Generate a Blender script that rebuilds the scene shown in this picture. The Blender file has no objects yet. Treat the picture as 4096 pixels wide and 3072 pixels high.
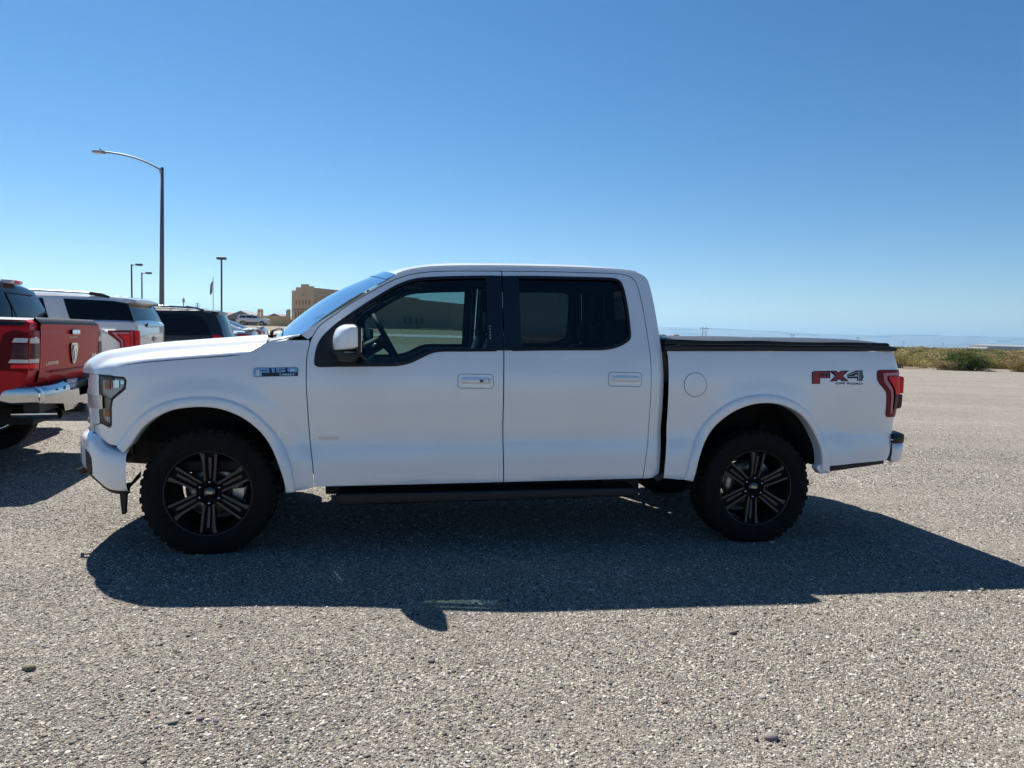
import bpy, bmesh, math, random, time
import numpy as np
from mathutils import Vector, Matrix
from mathutils.geometry import delaunay_2d_cdt
random.seed(7); rng = np.random.default_rng(7)
SC = bpy.context.scene
COL = SC.collection
R = math.radians

# ------------------------------------------------------------------ camera
CAM_H = 1.4218
cam_d = bpy.data.cameras.new('camera'); cam = bpy.data.objects.new('camera', cam_d); COL.objects.link(cam)
cam_d.sensor_width = 36.0; cam_d.lens = 2900.0 / 4096.0 * 36.0
cam_d.clip_start = 0.05; cam_d.clip_end = 60000
_p, _r = 0.06639778, 0.02488881
_F = Vector((0, math.cos(_p), -math.sin(_p))); _U = Vector((0, math.sin(_p), math.cos(_p))); _X = Vector((1, 0, 0))
_right = _X * math.cos(_r) + _U * math.sin(_r); _up = _U * math.cos(_r) - _X * math.sin(_r)
_m = Matrix((( _right.x, _up.x, -_F.x, 0), (_right.y, _up.y, -_F.y, 0), (_right.z, _up.z, -_F.z, CAM_H), (0, 0, 0, 1)))
cam.matrix_world = _m
SC.camera = cam

# ------------------------------------------------------------------ sky, sun, exposure
SUN_DIR = Vector((-0.603, 0.915, 1.37)).normalized()         # towards the sun
SUN_EL = math.asin(SUN_DIR.z); SUN_AZ = math.atan2(SUN_DIR.x, SUN_DIR.y)
world = bpy.data.worlds.new('World'); SC.world = world; world.use_nodes = True
wn = world.node_tree; bg = wn.nodes['Background']
sky_n = wn.nodes.new('ShaderNodeTexSky'); sky_n.sky_type = 'NISHITA'; sky_n.sun_disc = False
sky_n.sun_elevation = SUN_EL; sky_n.sun_rotation = SUN_AZ
sky_n.altitude = 1200; sky_n.air_density = 1.0; sky_n.dust_density = 0.05; sky_n.ozone_density = 3.0
sat_n = wn.nodes.new('ShaderNodeHueSaturation'); sat_n.inputs['Saturation'].default_value = 1.31   # the camera's vivid colour setting
wn.links.new(sky_n.outputs[0], sat_n.inputs['Color']); wn.links.new(sat_n.outputs[0], bg.inputs[0]); bg.inputs[1].default_value = 0.050
sun_d = bpy.data.lights.new('sun', 'SUN'); sun_d.energy = 5.0; sun_d.angle = R(0.53); sun_d.color = (1.0, 0.95, 0.87)
sun = bpy.data.objects.new('sun', sun_d); COL.objects.link(sun)
sun.rotation_euler = SUN_DIR.to_track_quat('Z', 'Y').to_euler()
SC.view_settings.view_transform = 'Standard'; SC.view_settings.look = 'None'
SC.view_settings.exposure = 1.0; SC.view_settings.gamma = 1.0; SC.view_settings.use_curve_mapping = False
SC.render.engine = 'CYCLES'
cy = SC.cycles
cy.max_bounces = 8; cy.diffuse_bounces = 3; cy.glossy_bounces = 4; cy.transmission_bounces = 4; cy.transparent_max_bounces = 24; cy.volume_bounces = 0
cy.caustics_reflective = False; cy.caustics_refractive = False
SC.render.film_transparent = False

# ------------------------------------------------------------------ materials
MATS = {}
def nodes_of(name):
    m = bpy.data.materials.new(name); m.use_nodes = True; MATS[name] = m
    nt = m.node_tree; return m, nt, nt.nodes['Principled BSDF']
def setin(b, **kw):
    for k, v in kw.items():
        k = k.replace('_', ' ')
        if k in b.inputs: b.inputs[k].default_value = v
def mat(name, col, rough=.5, metal=0., coat=0., spec=.5, var=0., scale=8., bump=0., bscale=60., coat_rough=.03):
    m, nt, b = nodes_of(name)
    setin(b, Base_Color=(*col, 1), Roughness=rough, Metallic=metal, Coat_Weight=coat, Coat_Roughness=coat_rough, Specular_IOR_Level=spec)
    tc = nt.nodes.new('ShaderNodeTexCoord')
    nz = nt.nodes.new('ShaderNodeTexNoise'); nz.inputs['Scale'].default_value = scale; nz.inputs['Detail'].default_value = 5
    nt.links.new(tc.outputs['Object'], nz.inputs['Vector'])
    mr = nt.nodes.new('ShaderNodeMapRange'); mr.inputs['From Min'].default_value = .3; mr.inputs['From Max'].default_value = .7
    mr.inputs['To Min'].default_value = 1 - var; mr.inputs['To Max'].default_value = 1 + var
    nt.links.new(nz.outputs['Fac'], mr.inputs['Value'])
    vm = nt.nodes.new('ShaderNodeVectorMath'); vm.operation = 'SCALE'; vm.inputs[0].default_value = col
    nt.links.new(mr.outputs[0], vm.inputs['Scale']); nt.links.new(vm.outputs[0], b.inputs['Base Color'])
    if bump:
        n2 = nt.nodes.new('ShaderNodeTexNoise'); n2.inputs['Scale'].default_value = bscale; n2.inputs['Detail'].default_value = 4
        nt.links.new(tc.outputs['Object'], n2.inputs['Vector'])
        bp = nt.nodes.new('ShaderNodeBump'); bp.inputs['Strength'].default_value = bump; bp.inputs['Distance'].default_value = .01
        nt.links.new(n2.outputs['Fac'], bp.inputs['Height']); nt.links.new(bp.outputs[0], b.inputs['Normal'])
    return m
def glass(name, tint, refl=(1, 1, 1), rough=.0, base=.0):
    m = bpy.data.materials.new(name); m.use_nodes = True; MATS[name] = m; nt = m.node_tree
    for n in list(nt.nodes): nt.nodes.remove(n)
    out = nt.nodes.new('ShaderNodeOutputMaterial'); mx = nt.nodes.new('ShaderNodeMixShader')
    tr = nt.nodes.new('ShaderNodeBsdfTransparent'); tr.inputs[0].default_value = (*tint, 1)
    gl = nt.nodes.new('ShaderNodeBsdfGlossy'); gl.inputs[0].default_value = (*refl, 1); gl.inputs['Roughness'].default_value = rough
    fr = nt.nodes.new('ShaderNodeFresnel'); fr.inputs[0].default_value = 1.5
    nt.links.new(fr.outputs[0], mx.inputs[0]); nt.links.new(tr.outputs[0], mx.inputs[1]); nt.links.new(gl.outputs[0], mx.inputs[2])
    nt.links.new(mx.outputs[0], out.inputs[0]); return m
def paint(name, col, flake=0., rough=.30, dust=.03, ior=1.85, coat=1.):
    m = mat(name, col, rough, flake, coat, .5, dust, 2.2); b = m.node_tree.nodes['Principled BSDF']; b.inputs['Coat IOR'].default_value = ior
    # faint orange peel and road dust in the lacquer
    nt = m.node_tree; tc = nt.nodes.new('ShaderNodeTexCoord'); n1 = nt.nodes.new('ShaderNodeTexNoise'); n1.inputs['Scale'].default_value = 2.2; n1.inputs['Detail'].default_value = 2
    nt.links.new(tc.outputs['Object'], n1.inputs['Vector']); bp = nt.nodes.new('ShaderNodeBump'); bp.inputs['Strength'].default_value = .05; bp.inputs['Distance'].default_value = .02
    nt.links.new(n1.outputs['Fac'], bp.inputs['Height']); nt.links.new(bp.outputs[0], b.inputs['Coat Normal'])
    return m
WHITE = paint('white_paint', (.83, .865, .90))
PEARL = paint('pearl_white_paint', (.74, .72, .70))
RED = paint('red_paint', (.46, .008, .014), .0, .45, .05, 1.25, .4); RED.node_tree.nodes['Principled BSDF'].inputs['Specular IOR Level'].default_value = .15
BLACKP = paint('black_paint', (.008, .009, .011), .0, .4, .04, 1.35, .6)
SILVER = paint('silver_paint', (.62, .64, .66), .15)
DARKP = paint('grey_paint', (.10, .11, .13), .3)
BLK = mat('black_plastic', (.007, .007, .008), .55, var=.25, scale=14, bump=.05, bscale=400)
BLKG = mat('gloss_black', (.006, .006, .007), .12, coat=.6)
RUB = mat('tyre_rubber', (.0065, .0065, .0068), .85, var=.3, scale=20, bump=.2, bscale=120, spec=.25)
LINER = mat('wheel_liner', (.005, .005, .006), .9, var=.4, scale=12, bump=.3, bscale=80)
CHASS = mat('chassis_steel', (.016, .015, .014), .7, .2, var=.4, scale=18)
RIM = mat('dark_alloy', (.060, .060, .062), .36, .5, var=.10, scale=10)
RIMD = mat('black_alloy', (.004, .004, .0045), .7, spec=.2)
CHROME = mat('chrome', (.80, .81, .83), .06, 1.0, var=.03)
CHROMD = mat('dull_chrome', (.55, .56, .58), .14, 1.0, var=.05)
ALU = mat('brushed_aluminium', (.55, .55, .55), .35, 1.0, var=.06)
DISC = mat('brake_steel', (.46, .42, .36), .4, .9, var=.2, scale=30)
SATIN = mat('satin_silver', (.60, .61, .62), .28, .6, coat=.5)
BADGE = mat('badge_silver', (.38, .46, .56), .18, .85)
BADGEL = mat('badge_edge', (.75, .78, .82), .15, .9)
DECRED = mat('decal_red', (.36, .012, .025), .3, var=.08, scale=40)
DECGREY = mat('decal_grey', (.10, .13, .17), .3)
DECLINE = mat('decal_outline', (.012, .014, .03), .35)
DECPALE = mat('decal_pale', (.55, .58, .58), .35)
LRED = mat('lamp_red', (.85, .008, .014), .3, spec=.3)
LRED2 = mat('lamp_deep_red', (.20, .003, .008), .35, spec=.25)
LPINK = mat('lamp_light_bar', (.55, .24, .28), .3, spec=.3)
LSMOKE = mat('lamp_smoke', (.06, .016, .018), .3, spec=.3)
AMBER = mat('amber_reflector', (.75, .20, .03), .25, coat=1.)
LBOWL = mat('headlamp_bowl', (.80, .81, .82), .35, .0)
CLEAR = glass('clear_lens', (.97, .98, .98))
LWHITE = mat('reverse_lens', (.55, .50, .52), .2, coat=1.)
GLF = glass('front_side_glass', (.36, .49, .49))
GLR = glass('privacy_glass', (.115, .135, .135))
GLW = glass('windscreen_glass', (.60, .74, .74))
DKGL = mat('dark_window', (.004, .005, .007), .04, spec=.32)
MIRR = mat('mirror_glass', (.82, .85, .88), .02, 1.0)
INT = mat('interior_trim', (.035, .037, .038), .6, var=.2, scale=20)
INTD = mat('interior_dark', (.014, .015, .016), .7, var=.2, scale=20)
SEAT = mat('seat_leather', (.022, .022, .024), .5, var=.2, scale=12, bump=.1)
COVER = mat('tonneau_vinyl', (.030, .031, .033), .42, var=.2, scale=30, bump=.25, bscale=260)
PGREY = mat('pole_grey', (.13, .135, .17), .5, .2, var=.12, scale=3)
GALV = mat('galvanised_steel', (.34, .34, .36), .45, .7, var=.12, scale=3)
DPOLE = mat('dark_pole_paint', (.07, .08, .10), .5)
STUC = mat('tan_stucco', (.60, .44, .30), .9, var=.08, scale=.6, bump=.4, bscale=5)
STUC2 = mat('ochre_stucco', (.62, .45, .25), .9, var=.08, scale=.6, bump=.4, bscale=5)
STUCD = mat('dark_stucco_band', (.30, .19, .11), .9, var=.1, scale=2)
WIN = mat('window_pane', (.03, .035, .045), .08, coat=.3)
ROOF1 = mat('brown_shingles', (.24, .18, .15), .9, var=.15, scale=3)
ROOF2 = mat('grey_shingles', (.26, .25, .25), .9, var=.15, scale=3)
HWALL = mat('house_wall', (.34, .28, .22), .9, var=.08, scale=2)
HWALLR = mat('house_wall_red', (.22, .08, .07), .9, var=.08, scale=2)
WOOD = mat('weathered_wood', (.10, .075, .06), .9, var=.2, scale=2)
TIN = mat('metal_cladding', (.40, .43, .46), .5, .2, var=.06, scale=.2)
TINR = mat('pale_metal_roof', (.30, .31, .32), .4, .2, var=.06, scale=.2)
ASPH = mat('pale_asphalt', (.34, .32, .30), .9, var=.1, scale=1.2)
PLATE = mat('plate_blue', (.045, .13, .38), .35, var=.1, scale=30)
PLATEW = mat('plate_white', (.7, .73, .76), .4)
FLAGM = mat('flag_cloth', (.11, .06, .09), .8, var=.3, scale=2)
ORANGE = mat('orange_vinyl', (.7, .10, .03), .5)

# ------------------------------------------------------------------ generic helpers
class Spl:
    """monotone cubic through (x,y)"""
    def __init__(s, xs, ys):
        x = s.x = np.array(xs, float); y = s.y = np.array(ys, float)
        h = np.diff(x); d = np.diff(y) / h; m = np.zeros_like(y)
        for i in range(1, len(x) - 1):
            if d[i-1] * d[i] > 0:
                w1 = 2 * h[i] + h[i-1]; w2 = h[i] + 2 * h[i-1]; m[i] = (w1 + w2) / (w1 / d[i-1] + w2 / d[i])
        m[0], m[-1] = d[0], d[-1]; s.m = m
    def __call__(s, v):
        v = np.clip(np.asarray(v, float), s.x[0], s.x[-1]); i = np.clip(np.searchsorted(s.x, v) - 1, 0, len(s.x) - 2)
        h = s.x[i+1] - s.x[i]; t = (v - s.x[i]) / h
        return ((1+2*t)*(1-t)**2)*s.y[i] + t*(1-t)**2*h*s.m[i] + t*t*(3-2*t)*s.y[i+1] + t*t*(t-1)*h*s.m[i+1]
def smooth(a, b, x):
    t = np.clip((np.asarray(x, float) - a) / (b - a), 0, 1); return t * t * (3 - 2 * t)
def crv(pts, n=4):
    """Catmull-Rom through an open list of points"""
    P = [np.array(p, float) for p in pts]; P = [2*P[0]-P[1]] + P + [2*P[-1]-P[-2]]; o = []
    for i in range(1, len(P) - 2):
        a, b, c, d = P[i-1:i+3]
        for k in range(n):
            t = k / n
            o.append(.5*((2*b) + (c-a)*t + (2*a-5*b+4*c-d)*t*t + (3*b-3*c+d-a)*t**3))
    o.append(P[-2]); return [tuple(map(float, p)) for p in o]
def rrect(x0, z0, x1, z1, r, n=5):
    o = []
    for cx, cz, a0 in ((x1-r, z1-r, 0), (x0+r, z1-r, 90), (x0+r, z0+r, 180), (x1-r, z0+r, 270)):
        for k in range(n + 1):
            a = R(a0 + 90 * k / n); o.append((cx + r*math.cos(a), cz + r*math.sin(a)))
    return o
def circle(cx, cz, r, n=40, rz=None): return [(cx + r*math.cos(2*math.pi*k/n), cz + (rz or r)*math.sin(2*math.pi*k/n)) for k in range(n)]
def inside(P, poly):
    x, y = P[:, 0], P[:, 1]; r = np.zeros(len(P), bool); q = np.array(poly); n = len(q)
    for i in range(n):
        x1, y1 = q[i]; x2, y2 = q[(i+1) % n]
        if y1 == y2: continue
        c = (y1 > y) != (y2 > y); r ^= c & (x < (x2-x1)*(y-y1)/(y2-y1) + x1)
    return r
def dist(P, poly, closed=True):
    q = np.array(poly); n = len(q); d = np.full(len(P), 1e9)
    for i in range(n if closed else n - 1):
        a, b = q[i], q[(i+1) % n]; ab = b - a; L = ab @ ab
        if L < 1e-12: continue
        t = np.clip(((P - a) @ ab) / L, 0, 1); d = np.minimum(d, np.hypot(*(P - a - t[:, None]*ab).T))
    return d
def densify(poly, h, closed=True):
    o = []; n = len(poly)
    for i in range(n if closed else n - 1):
        a, b = np.array(poly[i], float), np.array(poly[(i+1) % n], float); L = np.linalg.norm(b - a)
        if L < 1e-6: continue
        k = max(1, int(math.ceil(L / h)))
        for j in range(k): o.append(tuple(a + (b - a)*j/k))
    if not closed: o.append(tuple(map(float, poly[-1])))
    return o
def link(name, me, m, parent=None, loc=None, rot=None):
    o = bpy.data.objects.new(name, me); COL.objects.link(o)
    if m is not None and hasattr(me, 'materials') and not len(me.materials): me.materials.append(m)
    if parent is not None: o.parent = parent
    if loc is not None: o.location = loc
    if rot is not None: o.rotation_euler = rot
    return o
def mesh(name, V, F, m, parent=None, sm=False, normals=None, **k):
    me = bpy.data.meshes.new(name); me.from_pydata([tuple(map(float, v)) for v in V], [], [tuple(map(int, f)) for f in F]); me.update()
    if sm: me.polygons.foreach_set('use_smooth', [True]*len(me.polygons))
    if normals is not None:
        me.polygons.foreach_set('use_smooth', [True]*len(me.polygons)); me.normals_split_custom_set_from_vertices([tuple(map(float, n)) for n in normals])
    return link(name, me, m, parent, **k)
def empty(name, loc=(0, 0, 0), rz=0., label=None, cat=None, group=None, kind=None, parent=None):
    o = bpy.data.objects.new(name, None); COL.objects.link(o); o.location = loc; o.rotation_euler = (0, 0, rz); o.empty_display_size = .2
    if parent is not None: o.parent = parent
    return tag(o, label, cat, group, kind)
def tag(o, label=None, cat=None, group=None, kind=None):
    if label: o['label'] = label
    if cat: o['category'] = cat
    if group: o['group'] = group
    if kind: o['kind'] = kind
    return o
# local vehicle frame: s (towards the rear) = x, w (towards the left side) = -y, z up
def sw(P):
    P = np.asarray(P, float); return np.stack([P[..., 0], -P[..., 1], P[..., 2]], -1)
def nrm(f, a, b, e=.004):
    du = f(a+e, b) - f(a-e, b); dv = f(a, b+e) - f(a, b-e); n = np.cross(du, dv)
    return n / np.maximum(np.linalg.norm(n, axis=-1, keepdims=True), 1e-9)
def panel(name, outline, surf, m, parent, holes=(), grid=.04, lip=.02, off=0., out=(0, -1, 0), ring=True):
    """a sheet cut to a 2-D outline and laid on surf(a,b), with its edges returned inwards by lip"""
    loops = [densify(outline, grid*.8)] + [densify(h, grid*.8) for h in holes]
    B = np.array([p for l in loops for p in l]); E = []; k = 0
    for l in loops:
        n = len(l); E += [(k+i, k+(i+1) % n) for i in range(n)]; k += n
    lo, hi = B.min(0), B.max(0)
    gx, gy = np.meshgrid(np.arange(lo[0]+grid*.5, hi[0], grid), np.arange(lo[1]+grid*.5, hi[1], grid)); G = np.stack([gx.ravel(), gy.ravel()], 1)
    if len(G):
        ok = inside(G, loops[0])
        for l in loops[1:]: ok &= ~inside(G, l)
        G = G[ok]
        if len(G): G = G[np.min([dist(G, l) for l in loops], 0) > grid*.4]
    pts = [Vector(p) for p in B] + [Vector(p) for p in G]
    v2, e2, f2 = delaunay_2d_cdt(pts, E, [], 0, 1e-7)[:3]
    A = np.array([(v.x, v.y) for v in v2]); T = np.array([f for f in f2 if len(f) == 3])
    c = A[T].mean(1); ok = inside(c, loops[0])
    for l in loops[1:]: ok &= ~inside(c, l)
    T = T[ok]
    f = lambda a, b: sw(surf(np.asarray(a, float), np.asarray(b, float)))
    P = f(A[:, 0], A[:, 1]); N = nrm(f, A[:, 0], A[:, 1])
    if (N.mean(0) @ np.array(out)) < 0: N = -N
    P = P + N*off
    fn = np.cross(P[T[:, 1]]-P[T[:, 0]], P[T[:, 2]]-P[T[:, 0]]); flip = np.einsum('ij,ij->i', fn, N[T[:, 0]]) < 0
    T[flip] = T[flip][:, ::-1]
    V = list(P); NN = list(N); F = [tuple(t) for t in T]
    if ring and lip:
        for l in loops:
            L = np.array(l); p = f(L[:, 0], L[:, 1]); nn = nrm(f, L[:, 0], L[:, 1])
            if (nn.mean(0) @ np.array(out)) < 0: nn = -nn
            p = p + nn*off; q = p - nn*lip; n = len(L); b = len(V)
            tg = np.roll(p, -1, 0) - np.roll(p, 1, 0); sn = np.cross(tg, nn); sn /= np.maximum(np.linalg.norm(sn, axis=1, keepdims=True), 1e-9)
            V += list(p) + list(q); NN += list(sn) + list(sn)
            F += [(b+i, b+(i+1) % n, b+n+(i+1) % n, b+n+i) for i in range(n)]
    return mesh(name, V, F, m, parent, normals=NN)
def grid_mesh(name, X, m, parent=None, sm=True, closeu=False, closev=False, flip=False):
    """X: (nu,nv,3) local points"""
    nu, nv = X.shape[:2]; F = []
    for i in range(nu if closeu else nu-1):
        for j in range(nv if closev else nv-1):
            a, b, c, d = i*nv+j, ((i+1) % nu)*nv+j, ((i+1) % nu)*nv+(j+1) % nv, i*nv+(j+1) % nv
            F.append((a, d, c, b) if flip else (a, b, c, d))
    return mesh(name, X.reshape(-1, 3), F, m, parent, sm=sm)
def box(name, lo, hi, m, parent=None, bev=.0, seg=2, vf=True):
    """box in vehicle (s,w,z) coordinates when vf, else in plain local coordinates"""
    bm = bmesh.new(); bmesh.ops.create_cube(bm, size=1.)
    lo = np.array(lo, float); hi = np.array(hi, float)
    for v in bm.verts:
        p = (lo + hi)/2 + (hi - lo)*np.array(v.co); v.co = (p[0], -p[1] if vf else p[1], p[2])
    if vf: bmesh.ops.reverse_faces(bm, faces=bm.faces)
    if bev: bmesh.ops.bevel(bm, geom=list(bm.edges), offset=bev, segments=seg, affect='EDGES', profile=.6)
    me = bpy.data.meshes.new(name); bm.to_mesh(me); bm.free()
    if bev: me.polygons.foreach_set('use_smooth', [True]*len(me.polygons)); 
    return link(name, me, m, parent)
def tube(name, path, rad, m, parent=None, n=8, vf=True, caps=True):
    P = np.array(path, float)
    if vf: P = sw(P)
    k = len(P); rad = np.full(k, rad) if np.isscalar(rad) else np.array(rad, float)
    T = np.gradient(P, axis=0); T /= np.linalg.norm(T, axis=1, keepdims=True)
    up = np.array([0, 0, 1.]) if abs(T[0][2]) < .9 else np.array([1., 0, 0]); V = []; F = []
    u = None
    for i in range(k):
        if u is None: u = np.cross(T[i], up)
        u = u - T[i]*(u @ T[i]); u /= np.linalg.norm(u); v = np.cross(T[i], u)
        for j in range(n):
            a = 2*math.pi*j/n; V.append(P[i] + rad[i]*(math.cos(a)*u + math.sin(a)*v))
    for i in range(k-1):
        for j in range(n): F.append((i*n+j, i*n+(j+1) % n, (i+1)*n+(j+1) % n, (i+1)*n+j))
    if caps: F.append(tuple(range(n))[::-1]); F.append(tuple((k-1)*n+j for j in range(n)))
    return mesh(name, V, F, m, parent, sm=n > 5)
def lathe(name, prof, m, parent=None, n=64, sm=True, closed=True, zclamp=None):
    """prof: (radius, w) ; axis along w, local coordinates centred on the hub"""
    V = []; F = []; k = len(prof)
    for i in range(n):
        a = 2*math.pi*i/n
        for r_, w in prof: V.append((r_*math.sin(a), -w, r_*math.cos(a)))
    for i in range(n):
        for j in range(k if closed else k-1): F.append((i*k+j, i*k+(j+1) % k, ((i+1) % n)*k+(j+1) % k, ((i+1) % n)*k+j))
    if zclamp is not None: V = [(x, y, max(z, zclamp)) for x, y, z in V]
    return mesh(name, V, F, m, parent, sm=sm)
def prism(name, outline, w0, w1, m, parent=None, sm=False, bev=0.):
    """outline in (s,z) pulled from w0 to w1"""
    n = len(outline); V = [(s, -w0, z) for s, z in outline] + [(s, -w1, z) for s, z in outline]
    F = [tuple(range(n)), tuple(range(n, 2*n))[::-1]] + [(i, i+n, (i+1) % n + n, (i+1) % n) for i in range(n)]
    me = bpy.data.meshes.new(name); me.from_pydata(V, [], F)
    bm = bmesh.new(); bm.from_mesh(me); bmesh.ops.recalc_face_normals(bm, faces=bm.faces)
    if bev: bmesh.ops.bevel(bm, geom=[e for e in bm.edges], offset=bev, segments=2, affect='EDGES', profile=.6)
    bm.to_mesh(me); bm.free()
    if sm: me.polygons.foreach_set('use_smooth', [True]*len(me.polygons))
    return link(name, me, m, parent)
def loft(name, rings, m, parent=None, caps=True, sm=True):
    """rings: list of equal-length closed loops of (s,w,z)"""
    X = sw(np.array(rings, float)); k, n = X.shape[:2]; V = X.reshape(-1, 3); F = []
    for i in range(k-1):
        for j in range(n): F.append((i*n+j, i*n+(j+1) % n, (i+1)*n+(j+1) % n, (i+1)*n+j))
    if caps: F += [tuple(range(n))[::-1], tuple((k-1)*n+j for j in range(n))]
    me = bpy.data.meshes.new(name); me.from_pydata([tuple(v) for v in V], [], F)
    bm = bmesh.new(); bm.from_mesh(me); bmesh.ops.recalc_face_normals(bm, faces=bm.faces); bm.to_mesh(me); bm.free()
    if sm: me.polygons.foreach_set('use_smooth', [True]*len(me.polygons))
    return link(name, me, m, parent)
_tc = {}
def text2d(body, size=1., sx=1., shear=0., bold=0.):
    key = (body, shear, bold)
    if key not in _tc:
        cu = bpy.data.curves.new('t', 'FONT'); cu.body = body; cu.size = 1.; cu.shear = shear; cu.resolution_u = 3; cu.offset = bold
        o = bpy.data.objects.new('t', cu); COL.objects.link(o); bpy.context.view_layer.update()
        me = bpy.data.meshes.new_from_object(o.evaluated_get(bpy.context.evaluated_depsgraph_get()))
        V = np.array([v.co[:2] for v in me.vertices]); F = [tuple(p.vertices) for p in me.polygons]
        bpy.data.objects.remove(o); bpy.data.curves.remove(cu); bpy.data.meshes.remove(me); V -= V.min(0); _tc[key] = (V, F)
    V, F = _tc[key]; return V*np.array([size*sx, size]), F
def lettering(name, body, a0, b0, surf, m, parent, width, height, off=.004, out=(0, -1, 0), shear=0., bold=0.):
    V, F = text2d(body, 1., 1., shear, bold); V = V/np.maximum(V.max(0), 1e-6)*np.array([width, height])
    f = lambda a, b: sw(surf(np.asarray(a, float), np.asarray(b, float)))
    P = f(a0+V[:, 0], b0+V[:, 1]); N = nrm(f, a0+V[:, 0], b0+V[:, 1])
    if (N.mean(0) @ np.array(out)) < 0: N = -N
    return mesh(name, P + N*off, F, m, parent)
def merge(objs, name):
    """join several freshly made mesh objects into one part"""
    bm = bmesh.new()
    for o in objs:
        t = o.data.copy(); t.transform(o.matrix_basis); bm.from_mesh(t); bpy.data.meshes.remove(t)
    me = bpy.data.meshes.new(name); bm.to_mesh(me); bm.free()
    for mm in objs[0].data.materials: me.materials.append(mm)
    par = objs[0].parent; sm = objs[0].data.polygons[0].use_smooth
    for o in objs: d = o.data; bpy.data.objects.remove(o); bpy.data.meshes.remove(d)
    if sm: me.polygons.foreach_set('use_smooth', [True]*len(me.polygons))
    return link(name, me, None, par)

# ------------------------------------------------------------------ terrain
_ramp = Spl([0, 10, 16, 24, 40, 60, 85, 105, 120, 160, 400, 900, 3000, 60000], [0, 0, .05, .30, .62, .95, 1.28, 1.75, 2.02, 2.2, 2.6, 2.2, 0, -20])
_fall = Spl([0, 60, 140, 300, 600, 2000, 6000, 60000], [0, 0, 0, -.7, -2.0, -9, -22, -30])
def terrain(x, y):
    x = np.asarray(x, float); y = np.asarray(y, float); u = x/np.maximum(y, 1.)
    k = 1 - smooth(.02, .30, u)
    return k*_ramp(y) + (1-k)*_fall(y)
def terr(x, y): return float(terrain(x, y))
# ------------------------------------------------------------------ ground
def tone_ramp(nt, src, stops):
    cr = nt.nodes.new('ShaderNodeValToRGB'); nt.links.new(src, cr.inputs[0]); e = cr.color_ramp.elements
    while len(e) > 1: e.remove(e[-1])
    e[0].position = stops[0][0]; e[0].color = (*stops[0][1], 1)
    for p, c in stops[1:]:
        k = e.new(p); k.color = (*c, 1)
    return cr.outputs[0]
STONE_STOPS = [(0.0, (0.0286, 0.0266, 0.0259)), (0.12, (0.0867, 0.0798, 0.0731)), (0.28, (0.1683, 0.1527, 0.1332)), (0.42, (0.2397, 0.2039, 0.1619)), (0.52, (0.2091, 0.1635, 0.1388)), (0.64, (0.1887, 0.1891, 0.1832)), (0.76, (0.306, 0.2778, 0.2294)), (0.88, (0.4488, 0.4137, 0.3515)), (0.96, (0.5814, 0.5418, 0.4764)), (1.0, (0.6528, 0.6107, 0.5457))]
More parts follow.
